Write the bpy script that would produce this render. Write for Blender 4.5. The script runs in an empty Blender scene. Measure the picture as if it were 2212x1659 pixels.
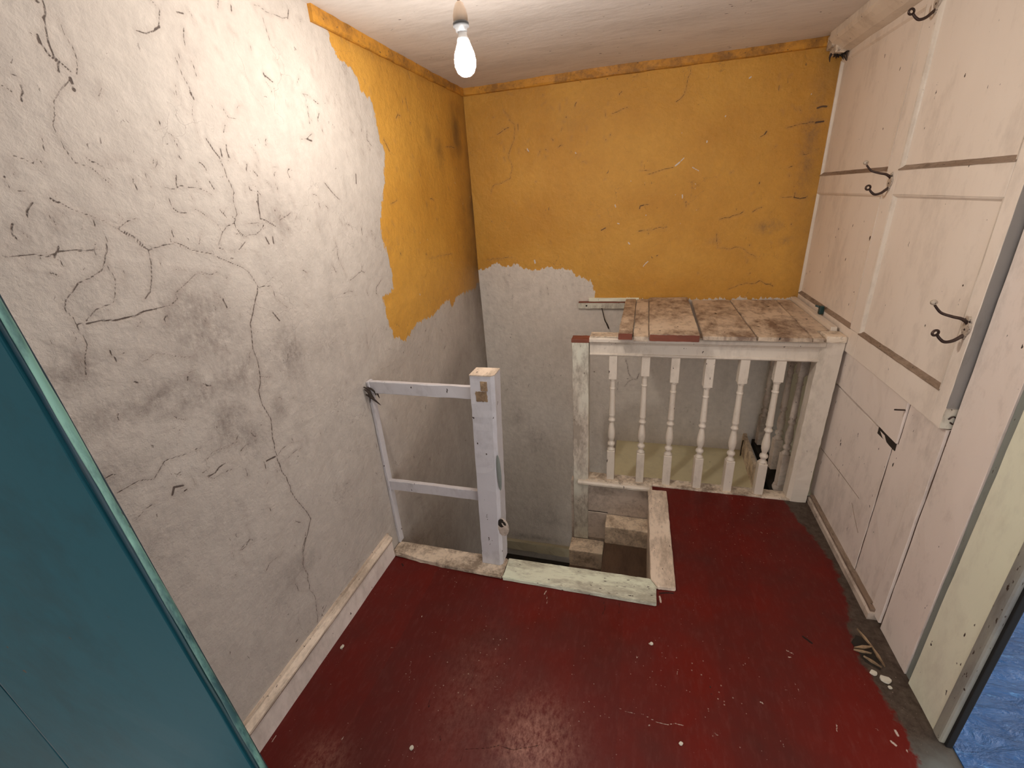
import bpy, bmesh, math, random
import numpy as np
from mathutils import Vector, Matrix
random.seed(7); rng = np.random.default_rng(7)
SC = bpy.context.scene
# ------------------------------------------------------------------ camera, world, exposure
F = 961.7
CX, CY = 1106.0, 829.5
CAMLOC = np.array([0.0, 0.0, 1.5])
def cam_axes(yaw, pitch, roll):
    y, p, r = math.radians(yaw), math.radians(pitch), math.radians(roll)
    fw = np.array([math.sin(y)*math.cos(p), math.cos(y)*math.cos(p), -math.sin(p)])
    rt = np.array([math.cos(y), -math.sin(y), 0.0]); dn = np.cross(fw, rt)
    return np.array([math.cos(r)*rt+math.sin(r)*dn, -math.sin(r)*rt+math.cos(r)*dn, fw])
AX = cam_axes(-17.15, 22.62, 3.89)
cd = bpy.data.cameras.new('camera'); cam = bpy.data.objects.new('camera', cd)
SC.collection.objects.link(cam); SC.camera = cam
cd.sensor_width = 36; cd.sensor_fit = 'HORIZONTAL'; cd.lens = F/2212*36; cd.clip_start = 0.02
R_, D_, W_ = AX
cam.matrix_world = Matrix(((R_[0], -D_[0], -W_[0], CAMLOC[0]), (R_[1], -D_[1], -W_[1], CAMLOC[1]), (R_[2], -D_[2], -W_[2], CAMLOC[2]), (0, 0, 0, 1)))
def at(px, py, ax, v):
    """point of the room seen at a pixel of the photograph, on the plane where coordinate ax equals v"""
    d = AX.T @ np.array([px-CX, py-CY, F]); t = (v-CAMLOC[ax])/d[ax]
    return CAMLOC+t*d
SC.view_settings.view_transform = 'Standard'; SC.view_settings.look = 'None'
SC.view_settings.gamma = 1; SC.view_settings.exposure = 0.17; SC.view_settings.use_curve_mapping = False
wd = bpy.data.worlds.new('daylight'); SC.world = wd; wd.use_nodes = True
bg = wd.node_tree.nodes['Background']; bg.inputs[0].default_value = (0.98, 0.95, 0.93, 1); bg.inputs[1].default_value = 1.5
BULB_STRENGTH = 480.0
BULB_COLOR = (1.0, 0.925, 0.845)
XL, XR, YB, ZC = -1.065, 0.85, 2.87, 2.105

# ------------------------------------------------------------------ materials
class N:
    """small node-tree writer"""
    def __init__(s, name):
        s.m = bpy.data.materials.new(name); s.m.use_nodes = True; s.t = s.m.node_tree
        s.b = s.t.nodes['Principled BSDF']; s.tc = s.t.nodes.new('ShaderNodeTexCoord').outputs['Object']
    def n(s, typ, **k):
        o = s.t.nodes.new('ShaderNode'+typ)
        for a, b in k.items(): setattr(o, a, b)
        return o
    def put(s, sock, v):
        if isinstance(v, bpy.types.NodeSocket): s.t.links.new(v, sock)
        elif isinstance(v, (tuple, list)) and len(v) == 3 and sock.type == 'RGBA': sock.default_value = (*v, 1)
        else: sock.default_value = v
    def math(s, op, a, b=0.0, c=None, clamp=False):
        o = s.n('Math', operation=op, use_clamp=clamp); s.put(o.inputs[0], a); s.put(o.inputs[1], b)
        if c is not None: s.put(o.inputs[2], c)
        return o.outputs[0]
    def map(s, scale=(1, 1, 1), rot=(0, 0, 0), loc=(0, 0, 0)):
        o = s.n('Mapping'); s.put(o.inputs[0], s.tc); o.inputs['Scale'].default_value = scale; o.inputs['Rotation'].default_value = rot; o.inputs['Location'].default_value = loc
        return o.outputs[0]
    def noise(s, scale, detail=4, rough=.55, vec=None, dist=0.0):
        o = s.n('TexNoise'); s.put(o.inputs['Vector'], vec or s.tc); o.inputs['Scale'].default_value = scale
        o.inputs['Detail'].default_value = detail; o.inputs['Roughness'].default_value = rough; o.inputs['Distortion'].default_value = dist
        return o.outputs['Fac']
    def voro(s, scale, vec=None, feature='F1'):
        o = s.n('TexVoronoi', feature=feature); s.put(o.inputs['Vector'], vec or s.tc); o.inputs['Scale'].default_value = scale
        return o.outputs['Distance']
    def rng(s, v, a, b, c=0.0, d=1.0):
        o = s.n('MapRange', clamp=True); s.put(o.inputs[0], v)
        for i, x in enumerate((a, b, c, d)): s.put(o.inputs[i+1], x)
        return o.outputs[0]
    def mix(s, f, a, b):
        o = s.n('Mix', data_type='RGBA'); s.put(o.inputs['Factor'], f); s.put(o.inputs[6], a); s.put(o.inputs[7], b)
        return o.outputs[2]
    def attr(s, name):
        o = s.n('Attribute', attribute_name=name); return o.outputs['Fac']
    def bump(s, h, strength=.3, dist=.004, prev=None):
        o = s.n('Bump'); s.put(o.inputs['Height'], h); o.inputs['Strength'].default_value = strength; o.inputs['Distance'].default_value = dist
        if prev: s.put(o.inputs['Normal'], prev)
        return o.outputs[0]
    def out(s, col, rough=.6, normal=None, metal=0.0, spec=.4):
        s.put(s.b.inputs['Base Color'], col); s.put(s.b.inputs['Roughness'], rough); s.put(s.b.inputs['Metallic'], metal)
        s.put(s.b.inputs['Specular IOR Level'], spec)
        if normal: s.put(s.b.inputs['Normal'], normal)
        return s.m

def worn(name, col, col2=None, dirt=(.09, .055, .03), amt=.35, chips=.15, chipcol=(.05, .035, .025), rough=.55, scale=6., stretch=(1, 1, 1), bump=.25, rand=False):
    """old household paint: two tones, grime clouds, small chips and scratches"""
    s = N(name); col2 = col2 or tuple(c*.82 for c in col)
    if rand:
        oi = s.n('ObjectInfo'); a = s.n('VectorMath', operation='SCALE'); a.inputs[0].default_value = (7, 5, 3); s.put(a.inputs['Scale'], oi.outputs['Random'])
        b = s.n('VectorMath', operation='ADD'); s.put(b.inputs[0], s.tc); s.put(b.inputs[1], a.outputs[0]); s.tc = b.outputs[0]
    v = s.map(stretch)
    c = s.mix(s.rng(s.noise(scale*.5, 4, vec=v), .35, .65), col, col2)
    g = s.noise(scale, 7, .68, vec=v); g2 = s.noise(scale*7, 5, .7, vec=v)
    gm = s.math('MULTIPLY', s.rng(s.math('ADD', s.math('MULTIPLY', g, .65), s.math('MULTIPLY', g2, .35)), (.5 if amt < .45 else .455), (.72 if amt < .45 else .60)), amt)
    c = s.mix(gm, c, dirt)
    k = s.noise(scale*9, 3, .55, vec=s.map((stretch[0]*1.0, stretch[1]*1.0, stretch[2]*1.0), loc=(3, 8, 1)))
    km = s.rng(k, .735-chips*.12, .75-chips*.12)
    c = s.mix(km, c, chipcol)
    h = s.math('SUBTRACT', s.noise(scale*4, 5, .6, vec=v), s.math('MULTIPLY', km, .6))
    return s.out(c, rough, s.bump(h, bump, .003))

def plaster(name, white, white2, yellow, spec_yellow=.35):
    """limewashed plaster with an unpainted yellow area, hairline cracks, stains and flakes (fields stored on the mesh)"""
    s = N(name)
    p, ck, dt, fl, so = s.attr('paint'), s.attr('crack'), s.attr('dirt'), s.attr('fleck'), s.attr('soot_dark')
    cl = s.noise(2.2, 5, .6)
    w = s.mix(s.rng(cl, .3, .7), white, white2)
    # brushed streaks
    st = s.noise(9, 5, .65, vec=s.map((1.6, 1.6, .35)))
    w = s.mix(s.math('MULTIPLY', s.rng(st, .5, .75), .30), w, tuple(c*.72 for c in white2))
    y = s.mix(s.rng(s.noise(3, 4), .35, .7), yellow, tuple(c*f for c, f in zip(yellow, (.86, .80, .7))))
    br = s.noise(38, 4, .7, vec=s.map((1, 1, .28), rot=(.18, .1, 0)))
    edge = s.math('ADD', p, s.math('MULTIPLY', s.math('SUBTRACT', br, .5), .075))
    edge = s.math('ADD', edge, s.math('MULTIPLY', s.math('SUBTRACT', s.noise(160, 3, .6), .5), .014))
    ym = s.rng(edge, -.0015, .0022)
    c = s.mix(ym, w, y)
    mt = s.rng(s.noise(24, 6, .7), .3, .7, .90, 1.06); mu = s.n('Mix', data_type='RGBA', blend_type='MULTIPLY'); mu.inputs['Factor'].default_value = 1; s.put(mu.inputs[6], c)
    cb = s.n('CombineXYZ'); s.put(cb.inputs[0], mt); s.put(cb.inputs[1], mt); s.put(cb.inputs[2], mt); s.t.links.new(cb.outputs[0], mu.inputs[7]); c = mu.outputs[2]
    # grime, then soot and plain darker tones
    gn = s.math('ADD', s.math('MULTIPLY', s.noise(14, 8, .72, dist=.3), .6), s.math('MULTIPLY', s.noise(90, 6, .75, vec=s.map((1, 1, .5))), .4))
    dm = s.math('MULTIPLY', dt, s.rng(gn, .36, .66)); 
    c = s.mix(s.math('MULTIPLY', dm, .80, clamp=True), c, (.115, .085, .072))
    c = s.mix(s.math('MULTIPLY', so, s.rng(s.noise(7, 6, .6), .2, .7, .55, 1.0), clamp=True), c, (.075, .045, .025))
    # fine flakes: short scratchy marks everywhere, denser where the cloud noise is high
    fk = s.noise(46, 4, .62, vec=s.map((1, 1, .55), rot=(.5, 0, 0)), dist=1.2)
    dens = s.rng(s.noise(3.1, 4, .6, vec=s.map(loc=(4, 2, 7))), .35, .68, .0, .075)
    fm = s.rng(s.math('ADD', fk, dens), .735, .765)
    c = s.mix(s.math('MULTIPLY', fm, .62), c, (.10, .07, .055))
    # network of hairlines
    dv = s.n('TexNoise'); s.put(dv.inputs['Vector'], s.tc); dv.inputs['Scale'].default_value = 7; dv.inputs['Detail'].default_value = 5
    ad = s.n('VectorMath', operation='MULTIPLY_ADD'); s.put(ad.inputs[0], dv.outputs['Color']); ad.inputs[1].default_value = (.22, .22, .22); s.put(ad.inputs[2], s.tc)
    hv = s.voro(5.5, vec=ad.outputs[0], feature='DISTANCE_TO_EDGE')
    hm = s.math('MULTIPLY', s.rng(hv, .006, .001), s.rng(s.noise(4, 3, .5, vec=s.map(loc=(9, 1, 3))), .52, .6))
    c = s.mix(s.math('MULTIPLY', hm, .35), c, (.10, .07, .055))
    # drawn cracks
    cj = s.math('ADD', ck, s.math('MULTIPLY', s.math('SUBTRACT', s.noise(120, 3, .6), .5), .0030))
    cm = s.rng(cj, .0011, -.0003)
    c = s.mix(s.math('MULTIPLY', cm, .88), c, (.035, .022, .018))
    halo = s.math('MULTIPLY', s.rng(cj, .012, 0.0), .16)
    c = s.mix(halo, c, (.2, .13, .1))
    flm = s.rng(s.math('ADD', fl, s.math('MULTIPLY', s.math('SUBTRACT', s.noise(150, 2), .5), .004)), .0004, -.0006)
    c = s.mix(flm, c, (.62, .55, .50))
    h = s.math('ADD', s.math('MULTIPLY', s.noise(7, 6, .62), 1.6), s.math('MULTIPLY', s.noise(30, 7, .68), .75))
    h = s.math('SUBTRACT', h, s.math('MULTIPLY', cm, .35)); h = s.math('SUBTRACT', h, s.math('MULTIPLY', fm, .15))
    h = s.math('SUBTRACT', h, s.math('MULTIPLY', ym, .10))
    return s.out(c, s.rng(ym, 0, 1, .78, .5), s.bump(h, .55, .012), spec=.3)

M = {}
M['wall'] = plaster('limewashed_plaster', (.575, .52, .465), (.50, .445, .395), (.66, .345, .060))
M['backwall'] = plaster('limewashed_back_plaster', (.76, .69, .615), (.66, .595, .52), (.64, .335, .058))
M['ceiling'] = worn('ceiling_limewash', (.78, .73, .69), (.70, .65, .61), amt=.22, chips=.12, scale=5, rough=.8, bump=.5, stretch=(.6, 1.6, 1))
M['coving'] = worn('yellow_coving_paint', (.60, .28, .035), (.50, .22, .03), amt=.6, chips=.5, scale=9, dirt=(.10, .05, .02))
M['cream'] = worn('cream_gloss', (.76, .675, .575), (.70, .61, .51), amt=.38, chips=.25, rough=.4, stretch=(1, 1, .5), rand=True)
M['door'] = worn('cream_door_paint', (.86, .77, .68), (.80, .71, .62), amt=.26, chips=.10, rough=.45, scale=5, stretch=(1, 1, .5), bump=.15)
M['boards'] = worn('pinkish_cream_board_paint', (.86, .76, .69), (.78, .69, .62), amt=.42, chips=.2, rough=.5, scale=4, stretch=(1, 1, .5))
M['mint'] = worn('cream_over_mint_paint', (.84, .86, .67), (.82, .80, .67), amt=.25, chips=.2, rough=.4, scale=4, stretch=(1, 1, .4))
M['green'] = worn('pale_green_nosing_paint', (.76, .80, .63), (.73, .72, .58), amt=.5, chips=.5, rough=.5, scale=9, stretch=(.5, 1.3, 1))
M['dirtycream'] = worn('grimy_cream_paint', (.80, .68, .54), (.66, .54, .41), amt=.68, chips=.3, rough=.6, scale=11, dirt=(.10, .062, .04))
M['pinkcream'] = worn('pale_pink_cream_paint', (.82, .69, .56), (.74, .60, .47), amt=.45, chips=.45, rough=.55, scale=9, stretch=(1.2, .5, 1))
M['lavender'] = worn('bluish_white_post_paint', (.66, .64, .66), (.61, .59, .61), amt=.3, chips=.35, rough=.35, scale=7, stretch=(1, 1, .5))
M['framepost'] = worn('chipped_mint_post_paint', (.68, .69, .58), (.70, .61, .51), amt=.5, chips=.30, rough=.5, scale=8, stretch=(1.2, 1.2, .5))
M['plank'] = worn('stained_plank_paint', (.72, .60, .47), (.60, .48, .36), dirt=(.14, .08, .055), amt=.85, chips=.2, rough=.55, scale=3.4, stretch=(1.4, .8, 1), rand=True)
M['plankred'] = worn('bare_mahogany_end', (.26, .08, .045), (.17, .05, .03), amt=.4, chips=0, rough=.7, scale=20, stretch=(.3, 1, 1))
M['ledge'] = worn('dusty_brown_moulding', (.24, .165, .115), (.40, .31, .24), amt=.7, chips=.3, rough=.8, scale=14, stretch=(1, .35, 1))
M['dark'] = worn('dark_void_gap', (.030, .022, .016), (.02, .015, .011), amt=.2, chips=0, rough=.9)  # near-black tone for unlit voids, and for gaps and holes
M['tread'] = worn('worn_brown_tread', (.13, .078, .048), (.095, .055, .035), dirt=(.05, .03, .02), amt=.6, chips=.2, rough=.65, scale=9, stretch=(1.4, .4, 1))
M['step'] = worn('scuffed_cream_step', (.88, .74, .56), (.78, .63, .46), dirt=(.16, .09, .05), amt=.6, chips=.3, rough=.6, scale=12)
M['stairwall'] = worn('cream_stairwell_paint', (.52, .46, .32), (.46, .40, .27), amt=.35, chips=.1, rough=.6, scale=4)
M['fascia'] = worn('pinkish_fascia_paint', (.66, .56, .47), (.58, .48, .40), amt=.45, chips=.15, rough=.55, scale=6)
M['bulkhead'] = worn('pale_yellow_bulkhead_paint', (.80, .73, .48), (.76, .69, .44), amt=.22, chips=.05, rough=.55, scale=3)
M['iron'] = worn('dark_bronze_iron', (.055, .036, .032), (.09, .06, .05), amt=.3, chips=0, rough=.35, scale=60)
M['iron'].node_tree.nodes['Principled BSDF'].inputs['Metallic'].default_value = .6
M['painted_iron'] = worn('paint_splashed_iron', (.52, .44, .35), (.45, .37, .30), amt=.4, chips=1.1, rough=.4, scale=28, chipcol=(.06, .035, .03))
M['teal'] = worn('teal_door_paint', (.004, .050, .067), (.005, .058, .078), dirt=(.003, .028, .036), amt=.5, chips=.02, rough=.6, scale=4, bump=.12)
M['tealedge'] = worn('pale_green_worn_edge', (.22, .40, .31), (.12, .27, .22), dirt=(.010, .045, .055), amt=.9, chips=.3, rough=.45, scale=14, stretch=(1, 1, .25))
M['tealdark'] = worn('teal_groove_shade', (.004, .026, .045), (.006, .040, .045), amt=.3, chips=0, rough=.5)  # darker teal: shade of the groove and leaf edge put into the colour
M['greyblue'] = worn('blue_grey_strip_paint', (.27, .29, .26), (.22, .25, .23), amt=.4, chips=.35, rough=.5, scale=9, stretch=(1, 1, .4))
M['grey'] = worn('bare_grey_edge', (.33, .31, .29), (.28, .265, .25), amt=.4, chips=.1, rough=.6, scale=7, stretch=(1, 1, .3))
M['jamb'] = worn('scuffed_jamb_paint', (.40, .38, .30), (.24, .25, .24), amt=.4, chips=.6, rough=.5, scale=12, stretch=(1, 1, .3))
M['black'] = worn('matte_black', (.008, .008, .008), (.012, .012, .011), amt=0, chips=0, rough=.8)
M['bakelite'] = worn('beige_bulb_holder', (.50, .38, .28), (.45, .34, .25), amt=.1, chips=0, rough=.35)
M['holder_ring'] = worn('dark_holder_ring', (.03, .03, .032), (.05, .05, .05), amt=0, chips=0, rough=.35)
M['cord'] = worn('brown_flex', (.12, .07, .05), amt=.1, chips=0, rough=.5)
M['bulbbase'] = worn('white_plastic_collar', (.62, .60, .58), amt=0, chips=0, rough=.3)
M['flake'] = worn('white_paint_flake', (.70, .66, .56), (.6, .56, .47), amt=.3, chips=0, rough=.6, scale=40)
M['splinter'] = worn('torn_pale_wood', (.42, .29, .17), (.30, .2, .12), amt=.6, chips=.2, rough=.7, scale=30, stretch=(1, .3, 1))
M['greenplastic'] = worn('dark_green_plastic', (.015, .05, .05), amt=.1, chips=0, rough=.35)
M['cobweb'] = worn('sooty_cobweb', (.05, .035, .028), amt=0, chips=0, rough=.9)
M['teal'].node_tree.nodes['Principled BSDF'].inputs['Specular IOR Level'].default_value = .12
s = N('lit_bulb'); e = s.b; e.inputs['Emission Color'].default_value = (*BULB_COLOR, 1); e.inputs['Emission Strength'].default_value = BULB_STRENGTH; M['bulb'] = s.m

def red_floor():
    s = N('red_floor_paint'); p, fl, wr, ck = s.attr('paint'), s.attr('fleck'), s.attr('wear'), s.attr('crack')
    sep = s.n('SeparateXYZ'); s.put(sep.inputs[0], s.tc)
    pl = s.n('TexNoise', noise_dimensions='1D'); s.put(pl.inputs['W'], s.math('FLOOR', s.math('MULTIPLY', s.math('ADD', sep.outputs[0], s.math('MULTIPLY', s.noise(3, 2), .02)), 6.2))); pl.inputs['Scale'].default_value = 3.7
    c = s.mix(s.rng(pl.outputs['Fac'], .3, .7), (.145, .0100, .0060), (.105, .0085, .0060))
    c = s.mix(s.rng(s.noise(3.4, 5, .6), .40, .75), c, (.075, .015, .012))
    c = s.mix(s.math('MULTIPLY', s.rng(s.noise(60, 5, .7, vec=s.map((1, .3, 1))), .5, .75), .35), c, (.17, .05, .04))
    rubbed = s.math('MULTIPLY', wr, s.rng(s.noise(70, 6, .75, vec=s.map((1, .55, 1))), .38, .68))
    c = s.mix(rubbed, c, (.42, .20, .15))
    bare = s.mix(s.rng(s.noise(40, 6, .7), .35, .65), (.11, .085, .065), (.05, .032, .025))
    grey = s.mix(s.rng(s.noise(9, 5, .6), .35, .65), (.16, .17, .16), (.12, .115, .10))
    side = s.rng(s.math('ADD', sep.outputs[1], s.math('MULTIPLY', s.noise(12, 4), .12)), 1.14, 1.02)
    bare = s.mix(side, bare, grey)
    e = s.math('ADD', p, s.math('MULTIPLY', s.math('SUBTRACT', s.noise(28, 6, .7), .5), .07))
    c = s.mix(s.rng(e, -.006, .006), bare, c)
    v1 = s.voro(48); f1 = s.rng(s.math('ADD', v1, s.rng(s.noise(2.6, 3, .6, vec=s.map(loc=(5, 3, 0))), .36, .66, .12, .0)), .13, .09)
    c = s.mix(s.math('MULTIPLY', f1, .55), c, (.45, .33, .27))
    v2 = s.voro(130, vec=s.map(loc=(1, 5, 2))); f2 = s.rng(s.math('ADD', v2, s.rng(s.noise(4, 3, .6), .45, .7, .18, 0)), .12, .08)
    c = s.mix(s.math('MULTIPLY', f2, .8), c, (.55, .43, .35))
    fm = s.rng(s.math('ADD', fl, s.math('MULTIPLY', s.math('SUBTRACT', s.noise(150, 2), .5), .005)), .0006, -.0008)
    c = s.mix(s.math('MULTIPLY', fm, .85), c, (.60, .50, .42))
    cm = s.rng(s.math('ADD', ck, s.math('MULTIPLY', s.math('SUBTRACT', s.noise(120, 3), .5), .004)), .0012, -.0006)
    c = s.mix(s.math('MULTIPLY', cm, .9), c, (.012, .008, .007))
    h = s.math('ADD', s.noise(5, 5, .55), s.math('MULTIPLY', s.noise(55, 5, .6), .14)); h = s.math('SUBTRACT', h, s.math('MULTIPLY', cm, .5))
    h = s.math('ADD', h, s.math('MULTIPLY', fm, .1))
    return s.out(c, s.rng(s.noise(7, 4), .3, .7, .34, .52), s.bump(h, .4, .006), spec=.22)
M['floor'] = red_floor()
def blue_floor():
    s = N('glossy_blue_floor_sheet')
    c = s.mix(s.rng(s.noise(6, 5, .65), .35, .65), (.015, .085, .26), (.03, .14, .40))
    c = s.mix(s.rng(s.noise(30, 6, .7, vec=s.map((.5, 1.4, 1))), .6, .72), c, (.12, .36, .75))  # bright streaks: reflected highlights painted into the blue
    h = s.noise(16, 6, .6, vec=s.map((.5, 1.5, 1)), dist=.8)
    return s.out(c, .22, s.bump(h, 1.0, .03), spec=.6)
M['blue'] = blue_floor()

# ------------------------------------------------------------------ object helpers
COL = SC.collection
def link(o): COL.objects.link(o); return o
def meta(o, label=None, cat=None, group=None, kind=None):
    if label: o['label'] = label
    if cat: o['category'] = cat
    if group: o['group'] = group
    if kind: o['kind'] = kind
    return o
def thing(name, label, cat, loc, group=None):
    o = link(bpy.data.objects.new(name, None)); o.empty_display_size = .05; o.location = loc
    return meta(o, label, cat, group)
def wpos(o):
    v = Vector(o.location)
    while o.parent: o = o.parent; v += Vector(o.location)
    return v
def obj(name, bm, m, parent=None, smooth=False, label=None):
    """one mesh object from a bmesh in world coordinates; as a child it is stored relative to its thing"""
    if parent is not None: bm.transform(Matrix.Translation(-wpos(parent)))
    bmesh.ops.recalc_face_normals(bm, faces=bm.faces)
    me = bpy.data.meshes.new(name); bm.to_mesh(me); bm.free()
    o = link(bpy.data.objects.new(name, me)); o.data.materials.append(M[m] if isinstance(m, str) else m)
    if parent is not None: o.parent = parent
    if smooth: me.shade_smooth()
    if label: o['label'] = label
    return o
def top(name, bm, m, label, cat, group=None, smooth=False):
    """a thing that is one mesh: its origin is moved to its base"""
    xs = np.array([v.co[:] for v in bm.verts]); b = (xs.min(0)+xs.max(0))/2; b[2] = xs[:, 2].min(); b = Vector(b.tolist())
    bm.transform(Matrix.Translation(-b)); o = obj(name, bm, m, smooth=smooth); o.location = b
    return meta(o, label, cat, group)
def struct(name, bm, m, smooth=False, parent=None):
    o = obj(name, bm, m, parent, smooth)
    if parent is None: o['kind'] = 'structure'
    return o
def box(bm, x0, x1, y0, y1, z0, z1, bev=0.0, seg=2):
    g = bmesh.ops.create_cube(bm, size=1); vs = g['verts']
    for v in vs: v.co = Vector(((x0+x1)/2+v.co.x*(x1-x0), (y0+y1)/2+v.co.y*(y1-y0), (z0+z1)/2+v.co.z*(z1-z0)))
    if bev: bmesh.ops.bevel(bm, geom=list({e for v in vs for e in v.link_edges}), offset=bev, segments=seg, affect='EDGES', profile=.6)
    return bm
def B(*a, **k): return box(bmesh.new(), *a, **k)
def prism(bm, pts, z0, z1, bev=0.0):
    """vertical prism from a plan polygon; pts in (x, y)"""
    lo = [bm.verts.new((x, y, z0)) for x, y in pts]; hi = [bm.verts.new((x, y, z1)) for x, y in pts]; n = len(pts)
    fs = [bm.faces.new(lo[::-1]), bm.faces.new(hi)]+[bm.faces.new((lo[i], lo[(i+1) % n], hi[(i+1) % n], hi[i])) for i in range(n)]
    if bev: bmesh.ops.bevel(bm, geom=list({e for f in fs for e in f.edges}), offset=bev, segments=2, affect='EDGES')
    return bm
def profile_x(bm, prof, x0, x1):
    """extrude a (y, z) profile along x"""
    a = [bm.verts.new((x0, y, z)) for y, z in prof]; b = [bm.verts.new((x1, y, z)) for y, z in prof]; n = len(prof)
    bm.faces.new(a); bm.faces.new(b[::-1])
    for i in range(n): bm.faces.new((a[i], b[i], b[(i+1) % n], a[(i+1) % n]))
    return bm
def profile_y(bm, prof, y0, y1):
    """extrude an (x, z) profile along y"""
    a = [bm.verts.new((x, y0, z)) for x, z in prof]; b = [bm.verts.new((x, y1, z)) for x, z in prof]; n = len(prof)
    bm.faces.new(a); bm.faces.new(b[::-1])
    for i in range(n): bm.faces.new((a[i], b[i], b[(i+1) % n], a[(i+1) % n]))
    return bm
def ragged(bm, cuts=.03, amp=.0015, axes=(1, 1, 1)):
    """split long edges and nudge the vertices so old timber edges are not ruler straight"""
    for _ in range(5):
        es = [e for e in bm.edges if e.calc_length() > cuts]
        if not es: break
        bmesh.ops.subdivide_edges(bm, edges=es, cuts=1, use_grid_fill=True)
    for v in bm.verts:
        for k in range(3):
            if axes[k]: v.co[k] += random.gauss(0, amp*.55)
    return bm
def tube(bm, pts, rad, seg=10, cap=True):
    pts = [Vector(p) for p in pts]; n = len(pts); rad = rad if isinstance(rad, (list, tuple)) else [rad]*n
    rings = []; up = None
    for i, p in enumerate(pts):
        t = (pts[min(i+1, n-1)]-pts[max(i-1, 0)]).normalized()
        if up is None: up = t.orthogonal().normalized()
        up = (up-t*up.dot(t)).normalized(); sd = t.cross(up)
        rings.append([bm.verts.new(p+(up*math.cos(a)+sd*math.sin(a))*rad[i]) for a in [2*math.pi*k/seg for k in range(seg)]])
    for a, b in zip(rings, rings[1:]):
        for k in range(seg): bm.faces.new((a[k], a[(k+1) % seg], b[(k+1) % seg], b[k]))
    if cap: bm.faces.new(rings[0][::-1]); bm.faces.new(rings[-1])
    return bm
def smoothpath(pts, n=8):
    pts = [Vector(p) for p in pts]; out = []
    P = [pts[0]]+pts+[pts[-1]]
    for i in range(1, len(P)-2):
        for k in range(n):
            t = k/n; a, b, c, d = P[i-1], P[i], P[i+1], P[i+2]
            out.append(.5*((2*b)+(-a+c)*t+(2*a-5*b+4*c-d)*t*t+(-a+3*b-3*c+d)*t**3))
    out.append(pts[-1]); return out
def lathe(bm, c, prof, seg=24):
    """prof: (radius, z) from bottom to top around a vertical axis through c (x, y)"""
    rings = [[bm.verts.new((c[0]+r*math.cos(2*math.pi*k/seg), c[1]+r*math.sin(2*math.pi*k/seg), z)) for k in range(seg)] for r, z in prof]
    for a, b in zip(rings, rings[1:]):
        for k in range(seg): bm.faces.new((a[k], a[(k+1) % seg], b[(k+1) % seg], b[k]))
    bm.faces.new(rings[0][::-1]); bm.faces.new(rings[-1]); return bm
def ball(bm, c, r, sx=1, sy=1, sz=1, seg=14):
    g = bmesh.ops.create_uvsphere(bm, u_segments=seg, v_segments=seg//2+2, radius=r)
    for v in g['verts']: v.co = Vector((c[0]+v.co.x*sx, c[1]+v.co.y*sy, c[2]+v.co.z*sz))
    return bm

# ------------------------------------------------------------------ fields for the plaster and the floor
def lin(a, b, step): return np.linspace(a, b, max(2, int(round((b-a)/step))+1))
def axis(lo, f0, f1, hi, fine, coarse=.08):
    parts = []
    if lo < f0: parts.append(lin(lo, f0, coarse)[:-1])
    parts.append(lin(f0, f1, fine))
    if hi > f1: parts.append(lin(f1, hi, coarse)[1:])
    return np.concatenate(parts)
def vnoise(U, V, scale, seed, octv=4):
    out = np.zeros_like(U); amp = 1; tot = 0; r = np.random.default_rng(seed)
    for o in range(octv):
        L = r.random((64, 64)); u = U*scale+100; v = V*scale+100; iu = np.floor(u).astype(int); iv = np.floor(v).astype(int)
        fu = u-iu; fv = v-iv; fu = fu*fu*(3-2*fu); fv = fv*fv*(3-2*fv); g = lambda a, b: L[a % 64, b % 64]
        out += amp*((g(iu, iv)*(1-fu)+g(iu+1, iv)*fu)*(1-fv)+(g(iu, iv+1)*(1-fu)+g(iu+1, iv+1)*fu)*fv); tot += amp; amp *= .5; scale *= 2
    return out/tot
def seg_field(u, v, polys, far=.05):
    """smallest (distance - half width) to a set of polylines on the tensor grid u x v"""
    D = np.full((len(u), len(v)), far)
    for pts, w in polys:
        for (a, b) in zip(pts, pts[1:]):
            i0, i1 = np.searchsorted(u, [min(a[0], b[0])-.03, max(a[0], b[0])+.03]); j0, j1 = np.searchsorted(v, [min(a[1], b[1])-.03, max(a[1], b[1])+.03])
            if i0 >= i1 or j0 >= j1: continue
            U, V = np.meshgrid(u[i0:i1], v[j0:j1], indexing='ij'); dx, dy = b[0]-a[0], b[1]-a[1]; L = dx*dx+dy*dy+1e-12
            t = np.clip(((U-a[0])*dx+(V-a[1])*dy)/L, 0, 1); d = np.hypot(U-a[0]-t*dx, V-a[1]-t*dy)-w
            D[i0:i1, j0:j1] = np.minimum(D[i0:i1, j0:j1], d)
    return D
def poly_sdf(u, v, poly, near=.12):
    """signed distance (positive inside) to a closed polygon"""
    U, V = np.meshgrid(u, v, indexing='ij'); P = np.array(poly); ins = np.zeros(U.shape, bool); D = np.full(U.shape, near)
    for a, b in zip(P, np.roll(P, -1, 0)):
        c = ((a[1] > V) != (b[1] > V)); ins ^= c & (U < (b[0]-a[0])*(V-a[1])/(b[1]-a[1]+1e-12)+a[0])
        i0, i1 = np.searchsorted(u, [min(a[0], b[0])-near, max(a[0], b[0])+near]); j0, j1 = np.searchsorted(v, [min(a[1], b[1])-near, max(a[1], b[1])+near])
        if i0 >= i1 or j0 >= j1: continue
        u_, v_ = U[i0:i1, j0:j1], V[i0:i1, j0:j1]; d = b-a; L = d@d+1e-12; t = np.clip(((u_-a[0])*d[0]+(v_-a[1])*d[1])/L, 0, 1)
        D[i0:i1, j0:j1] = np.minimum(D[i0:i1, j0:j1], np.hypot(u_-a[0]-t*d[0], v_-a[1]-t*d[1]))
    return np.where(ins, D, -D)
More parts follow.
